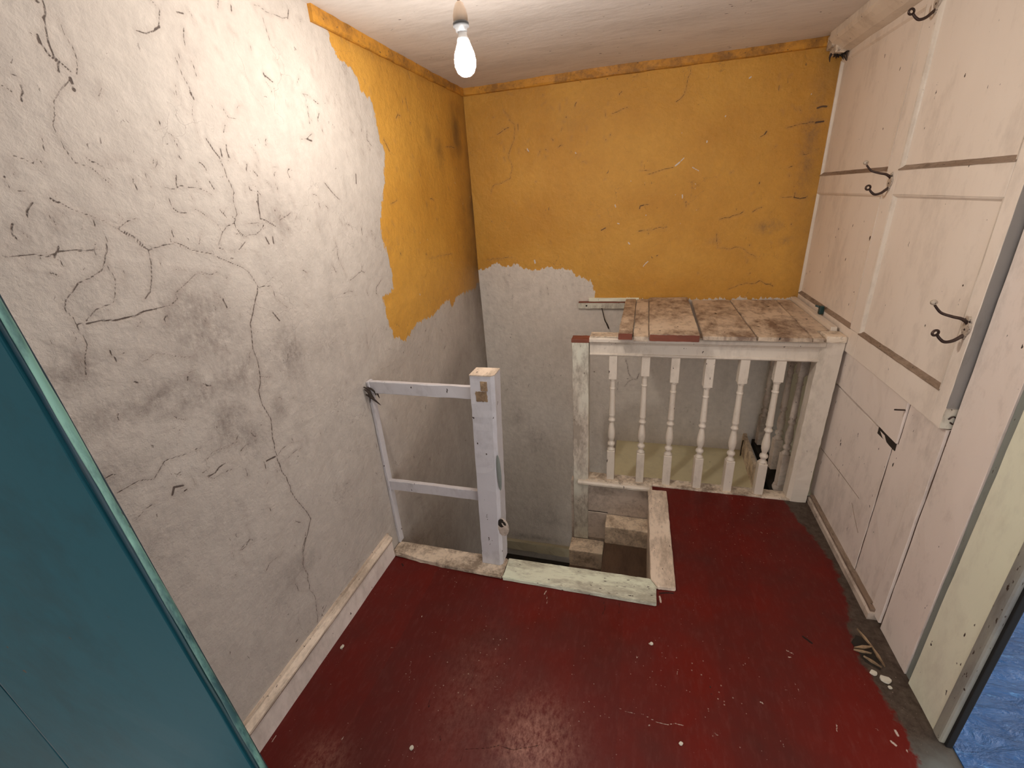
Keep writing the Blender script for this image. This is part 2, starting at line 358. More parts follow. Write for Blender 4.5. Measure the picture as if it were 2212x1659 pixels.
def blobs(u, v, L):
    U, V = np.meshgrid(u, v, indexing='ij'); A = np.zeros(U.shape)
    for cu, cv, ru, rv, a in L: A = np.maximum(A, a*np.exp(-(((U-cu)/ru)**2+((V-cv)/rv)**2)))
    return A
def grid_obj(name, u, v, pos, fields, mat, keep=None, disp=None):
    """grid mesh on a plane; pos(U, V, d) gives the corner coordinates, keep masks the faces"""
    U, V = np.meshgrid(u, v, indexing='ij'); d = disp if disp is not None else np.zeros(U.shape)
    co = np.stack(pos(U, V, d), -1).reshape(-1, 3); nu, nv = U.shape
    idx = np.arange(nu*nv).reshape(nu, nv); q = np.stack([idx[:-1, :-1], idx[1:, :-1], idx[1:, 1:], idx[:-1, 1:]], -1)
    if keep is not None:
        um = (u[1:]+u[:-1])/2; vm = (v[1:]+v[:-1])/2; UM, VM = np.meshgrid(um, vm, indexing='ij'); q = q[keep(UM, VM)]
    q = q.reshape(-1, 4); used = np.unique(q); remap = np.full(len(co), -1); remap[used] = np.arange(len(used)); q = remap[q]
    me = bpy.data.meshes.new(name); me.vertices.add(len(used)); me.vertices.foreach_set('co', co[used].astype(np.float32).ravel())
    me.loops.add(q.size); me.loops.foreach_set('vertex_index', q.astype(np.int32).ravel()); me.polygons.add(len(q))
    me.polygons.foreach_set('loop_start', np.arange(0, q.size, 4, dtype=np.int32)); me.update(calc_edges=True)
    for k, A in fields.items():
        a = me.attributes.new(k, 'FLOAT', 'POINT'); a.data.foreach_set('value', A.reshape(-1)[used].astype(np.float32))
    me.shade_smooth(); o = link(bpy.data.objects.new(name, me)); me.materials.append(mat); o['kind'] = 'structure'
    return o

# pixel readings of the cracks: (scale, x0, y0) of each close-up, then polylines with a half width in mm
def dec(tr, lst, ax, val, iu, iv):
    sc, x0, y0 = tr; out = []
    for w, pts in lst:
        P = [at(x0+a/sc, y0+b/sc, ax, val) for a, b in pts]; Q = [(p[iu], p[iv]) for p in P]
        # jitter so that a crack wanders between its readings
        R = [Q[0]]
        for a, b in zip(Q, Q[1:]):
            L = math.dist(a, b); n = max(1, int(L/.018)); nx, ny = -(b[1]-a[1])/(L+1e-9), (b[0]-a[0])/(L+1e-9)
            for k in range(1, n+1):
                t = k/n; j = random.gauss(0, .0028) if k < n else 0
                R.append((a[0]+(b[0]-a[0])*t+nx*j, a[1]+(b[1]-a[1])*t+ny*j))
        out.append((R, (w*.75-.25 if w < 1.15 and ax == 0 else w*.85-.1)/1000))
    return out
LW = []
LW += dec((2.37, 0, 500), [
 (1.0, [(640,0),(700,35),(760,95)]), (1.1, [(760,95),(840,70),(905,58),(980,95),(1090,115),(1190,165),(1270,205),(1318,280)]),
 (1.2, [(1318,280),(1300,380),(1280,470),(1290,560),(1310,640),(1330,740),(1330,850),(1385,960),(1395,1060),(1420,1170),(1450,1240),(1500,1350),(1555,1420),(1590,1470),(1575,1540),(1550,1650)]),
 (1.1, [(760,95),(775,160),(778,240),(770,310),(740,350)]), (.9, [(0,130),(110,125),(240,130),(300,105),(360,95),(480,100)]),
 (.9, [(545,60),(545,100),(535,160),(520,200),(460,240),(400,265),(370,310),(335,350),(330,400),(370,440),(395,490),(445,580),(435,650),(440,740)]),
 (.7, [(545,170),(590,240),(590,320),(580,365),(530,385),(490,400),(440,460),(400,475)]), (1.5, [(440,475),(520,458),(600,455),(690,435),(740,408),(800,398)]),
 (.6, [(800,398),(840,385),(910,345),(900,315),(960,260),(1000,220),(1110,208)]), (1.0, [(600,1340),(690,1290),(720,1275),(790,1270),(845,1175),(920,1150),(1030,1108)]),
 (.5, [(1060,1170),(1090,1130),(1230,1075)]), (2.4, [(1365,1175),(1410,1152)]), (.9, [(1065,1260),(1100,1265),(1190,1218)]), (1.6, [(1065,1255),(1100,1240),(1155,1185)]),
 (2.6, [(885,1350),(893,1310),(940,1303)]), (.9, [(1320,285),(1390,280),(1410,340),(1470,390)]), (2.0, [(1395,415),(1430,458)]), (1.6, [(1140,345),(1160,390)]),
 (.5, [(700,680),(790,625),(900,640),(990,640)]), (.7, [(1335,742),(1385,745)]), (.8, [(1285,1575),(1225,1640)]), (.7, [(700,1475),(740,1430),(790,1390)]), (.6, [(1480,1080),(1550,1068)]),
 (.7, [(1420,1150),(1460,1100)]), (1.6, [(945,1330),(958,1322)]), (1.8, [(690,770),(705,775)]), (.6,[(1420,1190),(1540,1110)])], 0, XL, 1, 2)
LW += dec((2.765, 500, 1150), [(1.1, [(440,0),(425,190),(455,250),(465,345),(500,390),(512,540)]), (.7, [(300,125),(230,180),(205,235)]), (1.6, [(395,640),(385,655)]),
 (.5, [(465,345),(400,350),(370,300)]), (1.1, [(110,40),(60,110)])], 0, XL, 1, 2)
LW += dec((2.963, 0, 0), [
 (1.4, [(270,0),(290,80),(280,120),(295,200),(310,280),(350,370),(450,455)]), (.8, [(450,490),(440,520),(400,560),(345,640),(350,740),(340,800),(400,930),(480,1040),(580,1070),(640,1120),(720,1190)]),
 (.7, [(370,130),(420,230),(480,330),(495,420),(490,480)]), (2.6, [(238,225),(255,275)]), (1.3, [(260,275),(310,350),(370,400),(375,460)]), (1.0, [(965,0),(1020,60),(1015,160)]), (1.8, [(1020,170),(990,190)]), (1.0, [(990,195),(930,215),(870,195)]),
 (.9, [(1130,390),(1160,470),(1210,560),(1240,640)]), (2.2, [(1215,590),(1240,635)]), (.6, [(1230,680),(1230,740),(1260,840),(1280,910)]), (1.6, [(1320,890),(1365,960),(1405,1010)]),
 (1.1, [(1410,1030),(1450,1130),(1500,1235)]), (1.0, [(1495,1240),(1520,1370),(1500,1420),(1510,1460),(1580,1520)]), (1.7, [(1650,1245),(1655,1320),(1668,1400)]), (1.2, [(1668,1400),(1740,1435),(1765,1450)]),
 (.7, [(1500,1430),(1425,1490),(1400,1570)]), (.7, [(1240,1335),(1330,1390),(1390,1430),(1425,1490)]), (1.1, [(1080,1270),(1110,1335),(1145,1360),(1200,1365)]), (2.2, [(1700,1520),(1722,1562)]), (2.0, [(1745,1515),(1752,1560)]),
 (.8, [(1055,1200),(1260,1205),(1290,1210),(1355,1245)]), (1.2, [(1340,1160),(1370,1210)]), (.8, [(1400,0),(1395,50)]), (1.0, [(1680,100),(1705,180),(1730,260)]), (1.1, [(1970,680),(1985,790)]), (2.4, [(1965,890),(1998,902)]), (.8, [(1930,890),(1965,890),(2000,855)]),
 (1.6, [(1690,475),(1750,525)]), (2.5, [(1690,470),(1700,490)]), (.7, [(400,1610),(640,1600)]), (1.3, [(320,1270),(350,1290),(390,1300)]), (.7, [(390,1300),(460,1340),(600,1390),(750,1465)]), (1.0, [(750,1465),(860,1530),(900,1570),(945,1600)]),
 (.7, [(870,1400),(820,1415),(760,1460)]), (.8, [(680,1550),(690,1600),(670,1655)]), (1.0, [(55,465),(110,488)]), (2.6, [(450,500),(462,535)]), (3.4, [(472,572),(474,576)]), (2.2, [(275,112),(282,120)]), (2.2, [(225,0),(240,10)]),
 (1.5, [(1410,950),(1420,1000)]), (.6, [(1425,690),(1460,750),(1510,760)]), (.6, [(1440,800),(1430,850)]), (1.1, [(1175,175),(1182,290)]), (1.0, [(1605,290),(1612,320)]), (.5, [(1560,1430),(1650,1425),(1690,1440)]), (.6, [(1690,1440),(1640,1500),(1580,1505)]), (.7, [(1790,1410),(1860,1360)]),
 (1.0, [(1530,1600),(1570,1550)]), (1.2, [(2010,640),(2040,665)]), (.6, [(1940,600),(1990,620)]), (1.3, [(1850,60),(1845,120)]), (.7, [(1630,30),(1700,70),(1780,100),(1840,110)]), (1.4, [(1480,30),(1485,75)])], 0, XL, 1, 2)
LW += dec((2.633, 700, 150), [(1.8, [(340,400),(355,430),(372,465)]), (1.2, [(465,165),(480,235)]), (1.2, [(410,280),(420,255),(435,265)]), (1.4, [(540,575),(550,605)]), (1.0, [(380,765),(415,745)]), (1.5, [(605,735),(625,745)]),
 (.7, [(600,1075),(690,1055),(730,1048)]), (1.2, [(475,5),(490,55)]), (1.3, [(690,440),(740,445)]), (2.0, [(182,595),(184,650)]), (1.3, [(5,645),(40,690),(90,740)]), (1.0, [(245,350),(245,400)]), (.8, [(150,1200),(215,1150),(218,1120)]),
 (1.0, [(300,1280),(300,1240),(325,1200)]), (.6, [(60,960),(90,1080),(130,1180)]), (1.1, [(115,1275),(150,1260),(165,1265)]), (2.4, [(435,1045),(437,1052)]), (1.8, [(580,1050),(584,1053)]), (1.6, [(753,560),(754,568)]), (.9, [(240,1510),(250,1580)]), (1.0, [(300,1270),(312,1290)])], 0, XL, 1, 2)
BW = dec((2.633, 700, 150), [(.8, [(1020,230),(1085,330),(1080,400),(1050,480),(1070,550),(1060,620),(960,665),(950,700)]), (1.2, [(985,370),(1050,330)]), (.8, [(930,1080),(1070,1070)]), (1.5, [(1101,312),(1103,345)]), (1.0, [(1270,1240),(1275,1280)]),
 (.6, [(1020,1180),(1050,1230)]), (.8, [(860,135),(1000,120),(1160,85)])], 1, YB, 0, 2)
BW += dec((2.963, 1150, 100), [(.8, [(1015,90),(1015,170),(990,230),(970,310),(920,355)]), (2.2, [(686,1040),(690,1022),(712,1017)]), (1.0, [(712,1017),(745,1012)]), (2.6, [(440,1178),(468,1163)]), (2.2, [(680,1183),(705,1180)]), (.9, [(705,1180),(860,1157)]),
 (1.1, [(1200,1108),(1260,1098),(1350,1058)]), (1.2, [(1410,1060),(1470,1030)]), (.8, [(1180,1200),(1185,1290),(1250,1298),(1320,1285),(1430,1350)]), (.8, [(1255,1555),(1370,1515),(1400,1520)]), (1.4, [(1400,1520),(1455,1500),(1540,1535)]),
 (.9, [(690,795),(750,795)]), (.9, [(740,820),(800,800),(900,775)]), (1.4, [(1460,580),(1490,562)]), (3.2, [(1490,560),(1500,545)]), (4.0, [(1825,395),(1885,385)]), (.9, [(1630,520),(1750,495),(1810,485)]), (4.0, [(1815,488),(1865,480)]), (1.0, [(1590,965),(1680,968)]), (2.4, [(1680,968),(1750,968)]),
 (.9, [(510,430),(570,405),(610,390)]), (1.1, [(175,375),(175,412)]), (.9, [(465,410),(470,450)]), (1.4, [(470,597),(472,602)]), (1.6, [(1640,775),(1665,767)]), (1.4, [(1450,885),(1456,870)]), (.8, [(1720,690),(1780,680)]), (1.8, [(795,1342),(802,1339)]), (3.0, [(20,185),(35,184)])], 1, YB, 0, 2)
BW += dec((6.703, 1230, 620), [(1.6, [(818,1040),(822,1080),(848,1185),(880,1290)]), (1.0, [(880,1290),(920,1330),(975,1338)]), (1.6, [(975,1338),(1010,1250)]), (.8, [(800,1440),(850,1370),(920,1335)]), (3.0, [(358,1225),(362,1230)]), (.9, [(690,1490),(705,1380)])], 1, YB, 0, 2)
FLW = dec((2.633, 700, 150), [(2.6, [(588,966),(589,970)]), (2.2, [(545,983),(546,987)]), (1.6, [(575,937),(576,939)]), (3.4, [(545,1278),(546,1283)]), (1.8, [(548,1236),(549,1238)]), (1.6, [(720,1098),(735,1120)]), (2.2, [(791,760),(791,770)]), (2.4, [(829,724),(831,726)]), (2.0, [(743,643),(749,648)]),
 (1.8, [(790,1188),(790,1195)]), (1.4, [(657,1190),(657,1193)]), (1.5, [(1165,460),(1166,462)])], 0, XL, 1, 2)
FBW = dec((2.963, 1150, 100), [(3, [(274,680),(280,684)]), (4, [(1390,203),(1400,196)]), (3, [(1234,450),(1238,444)]), (2.4, [(955,552),(958,554)]), (3.6, [(1118,606),(1117,616)]), (4, [(960,952),(961,972)]), (3, [(914,950),(917,951)]), (2.6, [(720,874),(722,877)]), (2.6, [(630,862),(631,864)]),
 (4, [(529,1016),(533,1028)]), (3.4, [(545,1133),(556,1137)]), (2.4, [(948,1135),(949,1137)]), (4, [(614,1256),(622,1266)]), (3, [(1043,880),(1044,882)]), (2.2, [(1050,1047),(1051,1048)]), (5, [(14,1370),(18,1388)]), (3, [(727,1080),(728,1083)]), (1.8, [(705,955),(705,956)]), (1.8, [(878,1195),(879,1196)]),
 (2, [(680,1480),(682,1481)]), (4.5, [(915,765),(940,745)]), (2.6, [(940,745),(970,715)]), (3, [(1025,775),(1065,797)]), (3, [(710,1408),(740,1377)]), (2.5, [(1040,908),(1041,910)]), (2.5, [(1785,308),(1788,302)])], 1, YB, 0, 2)
FBW += dec((2.633, 700, 150), [(4.0, [(1155,452),(1164,466)]), (2.5, [(1430,470),(1432,478)]), (4.5, [(1198,1085),(1202,1098)])], 1, YB, 0, 2)
def ticks(n, px0, px1, py0, py1, ax, val, iu, iv, ang=1.2, out=None):
    """small individual cracks and chips of the plaster, mostly steep"""
    for _ in range(n):
        p = at(random.uniform(px0, px1), random.uniform(py0, py1), ax, val); q = (p[iu], p[iv]); a = random.gauss(ang, .5); L = random.uniform(.006, .032); pts = [q]
        for k in range(3):
            a += random.gauss(0, .45); pts.append((pts[-1][0]+math.cos(a)*L/3, pts[-1][1]+math.sin(a)*L/3))
        out.append((pts, random.choice([-.4, -.2, 0, .2, .5, .9])/1000))
for n, r in ((70, (380, 820, 20, 500)), (36, (420, 640, 330, 560)), (40, (20, 420, 200, 620)), (60, (120, 830, 560, 1050)), (25, (500, 840, 1000, 1250)), (40, (760, 1010, 200, 560)), (22, (850, 1020, 700, 1000))): ticks(n, *r, 0, XL, 1, 2, ang=1.9, out=LW)
for n, r in ((34, (1060, 1340, 200, 360)), (20, (1100, 1700, 350, 630)), (30, (1070, 1240, 600, 1100)), (16, (1660, 1770, 150, 560)), (10, (1280, 1560, 780, 930))): ticks(n, *r, 1, YB, 0, 2, ang=1.6, out=BW)

def p2(lst, ax, val, iu, iv): return [(float(p[iu]), float(p[iv])) for p in (at(a, b, ax, val) for a, b in lst)]
YL = p2([(672,-6),(680,14),(691,27),(705,53),(712,87),(724,106),(730,125),(743,130),(766,154),(780,193),(805,224),(814,265),(821,301),(829,335),(829,400),(824,440),(821,484),(831,530),(840,560),(850,598),(851,625),(827,642),(833,674),(842,704),(852,727),(873,737),(882,727),(901,697),(935,682),(962,651),(970,647),(976,663),(985,640),(1004,632),(1027,625),(1032,611),(1044,610)], 0, XL, 1, 2)
YL += [(3.3, YL[-1][1]+.02), (3.3, 2.6), (YL[0][0]-.02, 2.6)]
YBK = p2([(1047,583),(1061,572),(1080,570),(1091,577),(1120,571),(1125,579),(1152,583),(1160,583),(1178,577),(1228,583),(1247,596),(1270,602),(1281,617),(1287,648)], 1, YB, 0, 2)
YBK = [(-1.4, YBK[0][1])]+YBK+[(1.3, .874), (1.3, 2.6), (-1.4, 2.6)]
# left wall
def lwp(px, py): p = at(px, py, 0, XL); return p[1], p[2]
u = axis(.30, .42, 2.875, 2.95, .0033); v = axis(-2.3, -.55, 2.14, 2.2, .0033)
U, V = np.meshgrid(u, v, indexing='ij')
bl = []
for px, py, rx, ry, a in ((420,690,.10,.10,1),(460,720,.07,.09,1),(520,810,.10,.06,.9),(340,860,.16,.04,.9),(420,860,.10,.035,1),(500,920,.06,.10,1),(540,950,.05,.06,.9),(630,770,.07,.09,.9),(700,740,.08,.06,.6),(150,800,.06,.05,.9),(230,900,.10,.035,.8),(600,470,.08,.06,.65),(100,500,.09,.05,.5),
 (640,1230,.10,.06,.6),(250,1020,.10,.05,.6),(560,820,.05,.04,.8),(200,600,.1,.06,.35),(600,880,.03,.04,.8),(330,1170,.1,.08,.3),(480,1130,.06,.03,.35)):
    c = lwp(px, py); bl.append((c[0], c[1], rx, ry, a*.95))
DL = blobs(u, v, bl)+.13*vnoise(U, V, 2.2, 3)
# stair-side of the wall: rubbed and grimy lower part, and the dark corner
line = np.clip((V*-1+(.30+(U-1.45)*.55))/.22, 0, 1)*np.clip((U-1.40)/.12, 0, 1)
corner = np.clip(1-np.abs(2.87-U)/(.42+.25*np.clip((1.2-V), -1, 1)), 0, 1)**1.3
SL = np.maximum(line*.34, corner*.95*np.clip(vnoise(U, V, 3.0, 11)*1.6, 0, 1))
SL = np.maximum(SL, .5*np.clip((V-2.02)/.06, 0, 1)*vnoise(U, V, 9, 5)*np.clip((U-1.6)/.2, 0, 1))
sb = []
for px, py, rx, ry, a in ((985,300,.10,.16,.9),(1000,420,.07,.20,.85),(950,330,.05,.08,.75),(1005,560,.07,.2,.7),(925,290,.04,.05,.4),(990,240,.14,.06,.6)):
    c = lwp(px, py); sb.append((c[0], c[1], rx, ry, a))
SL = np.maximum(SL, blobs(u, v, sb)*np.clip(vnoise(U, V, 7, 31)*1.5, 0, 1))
disp = (vnoise(U, V, 2.0, 21, 3)-.5)*.008
struct_l = grid_obj('wall_left', u, v, lambda U, V, d: (XL+d, U, V), dict(paint=poly_sdf(u, v, YL), crack=seg_field(u, v, LW), dirt=DL, fleck=seg_field(u, v, FLW), soot_dark=SL), M['wall'], disp=disp)
# back wall
u = axis(XL-.03, XL-.01, .90, .95, .004); v = axis(-2.3, -1.25, 2.14, 2.2, .004)
U, V = np.meshgrid(u, v, indexing='ij'); bl = []
for px, py, rx, ry, a in ((1660,490,.06,.03,.9),(1700,520,.04,.02,.8),(1240,260,.12,.08,.25),(1160,950,.10,.14,.5),(1120,900,.05,.10,.5),(1180,1120,.14,.10,.6),(1750,300,.04,.3,.7),(1540,520,.03,.02,.6),(1150,1160,.3,.03,.8)):
    c = at(px, py, 1, YB); bl.append((c[0], c[2], rx, ry, a))
DB = blobs(u, v, bl)+.10*vnoise(U, V, 2.2, 4)
SB = np.maximum(.16*np.clip((-.1-V)/1.1, 0, 1), .25*np.clip((V-1.6)/.5, 0, 1)*np.clip((.3-U)/1.2, 0, 1)*vnoise(U, V, 2, 9)*1.6)  # darker towards the bottom, and mottled darker at the upper left
SB = np.maximum(SB, .5*np.clip((U-.74)/.12, 0, 1)*np.clip(vnoise(U, V, 5, 6)*1.6-.3, 0, 1)*(V > .88))  # mottled darker band towards the right edge above the shelf
grid_obj('wall_back', u, v, lambda U, V, d: (U, YB-d, V), dict(paint=poly_sdf(u, v, YBK), crack=seg_field(u, v, BW), dirt=DB, fleck=seg_field(u, v, FBW), soot_dark=SB), M['backwall'], disp=(vnoise(U, V, 2.0, 22, 3)-.5)*.006)
# floor: an L-shaped landing around the stair opening
RED = [(-1.4, -1.6), (-1.4, 2.4)]+p2([(1680,1066),(1692,1079),(1723,1123),(1771,1178),(1804,1226),(1830,1307),(1837,1369),(1855,1421),(1889,1476),(1922,1527),(1947,1564),(1966,1600),(1984,1659)], 2, 0, 0, 1)+[(.76, .7), (.76, -1.6)]
u = axis(XL-.02, XL, .97, .99, .0045); v = axis(-1.4, .45, 2.16, 2.2, .0045); U, V = np.meshgrid(u, v, indexing='ij')
FF = dec((2.765, 500, 1150), [(4.0, [(1075,1285),(1076,1300)]), (2.6, [(663,670),(662,700)]), (2.0, [(1138,495),(1136,507)]), (2.4, [(1880,350),(1868,370)]), (1.6, [(1883,375),(1884,430)]), (1.7, [(1040,434),(1041,436)]), (1.5, [(797,403),(798,405)]), (1.8, [(1647,327),(1648,329)]), (2.2, [(1508,581),(1512,583)]),
 (1.5, [(1457,857),(1462,853)]), (1.4, [(1525,830),(1526,832)]), (1.6, [(590,905),(596,904)]), (1.4, [(710,657),(711,659)]), (1.5, [(833,1206),(834,1208)]), (1.5, [(923,1198),(924,1200)]), (1.8, [(655,1240),(670,1222)]), (2.0, [(1643,1168),(1646,1172)]), (1.7, [(1570,1058),(1574,1059)]), (1.4, [(1944,1252),(1945,1254)]),
 (1.0, [(1075,770),(1065,900)]), (1.2, [(945,690),(985,686)]), (1.8, [(240,1255),(265,1215)]), (1.4, [(500,1375),(504,1378)]), (1.4, [(697,1135),(698,1142)]), (1.1, [(1325,880),(1328,893)]), (1.3, [(1438,518),(1438,528)])], 2, 0, 0, 1)
FF += dec((2.328, 1150, 1200), [(4.5, [(590,443),(604,447)]), (3.2, [(747,938),(748,955)]), (2.2, [(1275,475),(1312,495)]), (2.0, [(1288,510),(1300,512)]), (1.5, [(1010,264),(1018,266)]), (1.8, [(1070,541),(1072,547)]), (1.8, [(1722,870),(1742,880)]), (1.8, [(525,515),(532,505)]), (1.3, [(733,570),(727,600)]),
 (1.1, [(435,770),(520,795),(560,800),(620,835),(680,850),(760,855)]), (2.0, [(580,855),(592,852)]), (3.0, [(1148,738),(1158,742)]), (1.2, [(1250,672),(1290,680)]), (1.2, [(1320,640),(1345,690)]), (1.6, [(1530,850),(1532,885)]), (4.0, [(1825,880),(1838,905)]), (4.0, [(1805,935),(1830,955)]), (2.4, [(1880,975),(1885,988)]),
 (1.5, [(1320,720),(1323,722)]), (1.4, [(1255,740),(1257,743)]), (1.6, [(1260,868),(1266,870)]), (1.4, [(1248,930),(1268,965)]), (1.4, [(683,686),(686,688)]), (2.0, [(915,895),(935,902)]), (1.5, [(400,443),(401,446)]), (1.5, [(415,592),(432,605)]), (4.0, [(640,205),(646,235)])], 2, 0, 0, 1)
FC = dec((2.328, 1150, 1200), [(4.5, [(1362,408),(1405,440)]), (3, [(896,662),(896,664)]), (2.8, [(900,697),(902,699)]), (1.2, [(360,235),(365,265),(350,300)]), (1.2, [(437,240),(435,290)]), (3.5, [(640,190),(710,190)]), (2.5, [(632,225),(634,250)])], 2, 0, 0, 1)
FC += dec((2.765, 500, 1150), [(1.0, [(1400,1295),(1500,1290),(1600,1270),(1680,1300),(1760,1285),(1840,1270)]), (.8, [(1385,1300),(1365,1400)]), (3.4, [(1018,188),(1026,200)]), (1.6, [(1182,1000),(1178,1045)]), (.3, [(1440,600),(1440,960)]), (2.0, [(1245,1220),(1248,1245)])], 2, 0, 0, 1)
w1 = at(1150, 1610, 2, 0); w2 = at(1010, 1500, 2, 0); w3 = at(700, 1640, 2, 0)
grid_obj('floor', u, v, lambda U, V, d: (U, V, d), dict(paint=poly_sdf(u, v, RED), crack=seg_field(u, v, FC), fleck=seg_field(u, v, FF), wear=blobs(u, v, [(w1[0], w1[1], .11, .12, 1.0), (w2[0], w2[1], .10, .2, .25), (w3[0], w3[1], .08, .06, .5)])), M['floor'],
         keep=lambda U, V: ~((V > 1.462) & (U < .10)))
bm = bmesh.new(); box(bm, XL, .95, -1.4, 1.44, -.05, -.006); box(bm, .10, .95, 1.44, 2.2, -.05, -.006); struct('floor', bm, 'dark')

# ------------------------------------------------------------------ ceiling, trims, stairwell shell
bm = bmesh.new(); bmesh.ops.create_grid(bm, x_segments=70, y_segments=110, size=.5)
for q in bm.verts: q.co = Vector((-.06+q.co.x*2.1, .75+q.co.y*4.35, ZC+.004*math.sin(q.co.x*9+q.co.y*5)+.003*math.sin(q.co.y*13)+random.gauss(0, .0006)))
struct('ceiling', bm, 'ceiling', smooth=True)
prof = [(YB+.01, ZC+.02), (YB-.018, ZC+.02), (YB-.018, ZC-.030), (YB-.014, ZC-.038), (YB-.006, ZC-.041), (YB+.01, ZC-.041)]
struct('trim_1', ragged(profile_x(bmesh.new(), prof, XL, .80), .04, .0016), 'coving')
prof = [(XL-.01, ZC+.02), (XL+.011, ZC+.02), (XL+.011, ZC-.034), (XL+.009, ZC-.041), (XL+.005, ZC-.044), (XL-.01, ZC-.044)]
struct('trim_2', ragged(profile_y(bmesh.new(), prof, 1.535, YB-.02), .04, .0016), 'coving')
prof = [(.90, ZC+.02), (.765, ZC+.02), (.765, 2.075), (.775, 2.062), (.815, 2.03), (.848, 2.022), (.90, 2.022)]
c_ = struct('trim_3', ragged(profile_y(bmesh.new(), prof, .2, 2.79), .05, .0016), 'cream')
bm = bmesh.new(); box(bm, .775, .85, 2.79, 2.865, 2.045, 2.10, .008); box(bm, .79, .84, 2.775, 2.86, 2.02, 2.06, .01); obj('broken_end', ragged(bm, .02, .003), 'dirtycream', c_)
for k in range(9):
    a = (random.uniform(.79, .85), random.uniform(2.78, 2.862), 2.028); bm = bmesh.new()
    tube(bm, smoothpath([a, (a[0]+random.uniform(-.01, .01), a[1]+random.uniform(-.025, .01), 2.012), (a[0]+random.uniform(-.02, .02), a[1]+random.uniform(-.05, .01), random.uniform(1.985, 2.008))], 3), [.005, .006, .005, .004, .003, .002, .001], 6); obj('cobweb_tuft', bm, 'cobweb', c_)
bm = bmesh.new(); box(bm, -1.45, -1.40, -1.4, .36, -.05, 2.15); box(bm, -1.40, XL-.001, .30, .36, -.05, 2.15); struct('wall_left', bm, 'boards')
# baseboards
bm = profile_y(bmesh.new(), [(XL, 0), (XL+.018, 0), (XL+.018, .098), (XL, .098)], .30, 1.37)
bl_ = struct('baseboard_left', ragged(bm, .08, .0008), 'boards')
bm = profile_y(bmesh.new(), [(XL, .098), (XL+.020, .098), (XL+.026, .104), (XL+.026, .112), (XL+.018, .120), (XL+.010, .126), (XL+.010, .134), (XL, .134)], .30, 1.368)
obj('moulding', ragged(bm, .05, .0008), 'pinkcream', bl_)
obj('groove', B(XL, XL+.0215, .30, 1.369, .0945, .0985), 'ledge', bl_)
bm = profile_y(bmesh.new(), [(.88, 0), (.845, 0), (.845, .026), (.85, .032), (.88, .034)], 1.455, 2.15)
br_ = struct('baseboard_right', ragged(bm, .05, .001), 'fascia')
obj('ledge', ragged(B(.851, .872, 1.46, 2.145, .033, .046, .002), .05, .001), 'ledge', br_)
# below the floor
bm = bmesh.new(); box(bm, XL-.02, .12, 1.40, 1.462, -2.3, -.006); struct('wall_stairwell_front', bm, 'stairwall')  # hidden from view, placed to block light into the stairwell
bm = bmesh.new(); box(bm, .10, .16, 1.40, 2.18, -2.3, -.05); struct('wall_stairwell_right', bm, 'fascia')
bm = bmesh.new(); box(bm, -1.1, 1.0, 1.3, 2.95, -2.34, -2.28); struct('floor_stairwell', bm, 'dark')  # near-black floor: darkness of the deep well put into the colour
# fascia under the balustrade with a patched panel
fa = struct('wall_stairwell_back', B(-.345, .11, 2.146, 2.19, -1.6, -.022), 'fascia')
a = at(1262, 1103, 1, 2.14); b = at(1310, 1165, 1, 2.14)
obj('patch_panel', ragged(B(a[0], b[0], 2.139, 2.15, b[2], a[2], .004), .03, .0006), 'fascia', fa)
for nm, q in (('groove', (a[0]-.0035, a[0]-.0005, b[2], a[2])), ('groove', (a[0], b[0]+.003, a[2]+.0005, a[2]+.0035))):
    obj(nm, B(q[0], q[1], 2.1435, 2.146, q[2], q[3]), 'dark', fa)
# bulkhead over the lower flight behind the balusters
bk = struct('wall_bulkhead', B(-.128, .70, 2.20, 2.872, -.30, -.15, .002), 'bulkhead')
obj('upstand', ragged(prism(bmesh.new(), [(.665, 2.30), (.685, 2.30), (.70, 2.872), (.68, 2.872)], -.15, -.02), .06, .001), 'step', bk)
bm = B(.72, .90, 2.24, 2.872, -.9, -.34); struct('wall_bulkhead', bm, 'dark')  # near-black box standing in for the unlit void beside the bulkhead
obj('cracked_joint', tube(bmesh.new(), [(.667, 2.80, -.15), (.667, 2.80, -.09), (.668, 2.79, -.03)], .003, 5), 'dark', bk)
struct('baseboard_back', ragged(B(XL, -.33, 2.84, 2.875, -1.29, -1.20, .004), .05, .002), 'stairwall')

# ------------------------------------------------------------------ staircase down
st = thing('staircase', 'winding stair with brown treads and scuffed cream risers descending below the floor', 'staircase', (-.12, 1.8, -.80))
obj('tread', ragged(B(-.142, .10, 1.464, 2.142, -.375, -.343, .004), .06, .001), 'tread', st, label='worn dark brown tread')
obj('tread', ragged(B(-.345, -.142, 1.464, 2.142, -.58, -.548, .004), .06, .001), 'tread', st, label='lower dark brown tread')
obj('riser', B(-.140, -.128, 1.462, 2.14, -.548, -.375), 'tread', st)
obj('riser', B(-.345, -.333, 1.462, 2.14, -.80, -.58), 'tread', st)
s1 = obj('corner_step', ragged(B(-.14, .098, 2.03, 2.140, -.345, -.226, .006), .03, .0012), 'step', st, label='scuffed cream step box in the corner')
s2 = obj('corner_step', ragged(B(-.345, -.15, 2.03, 2.140, -.55, -.43, .006), .03, .0012), 'step', st, label='lower scuffed cream step box')
bm = bmesh.new(); box(bm, -1.06, -.36, 2.62, 2.84, -1.40, -1.345, .004); box(bm, -1.06, -.36, 2.1, 2.62, -1.85, -1.80, .004); struct('floor_stairwell', bm, 'dark')  # lower steps coloured near-black to paint the dark void below

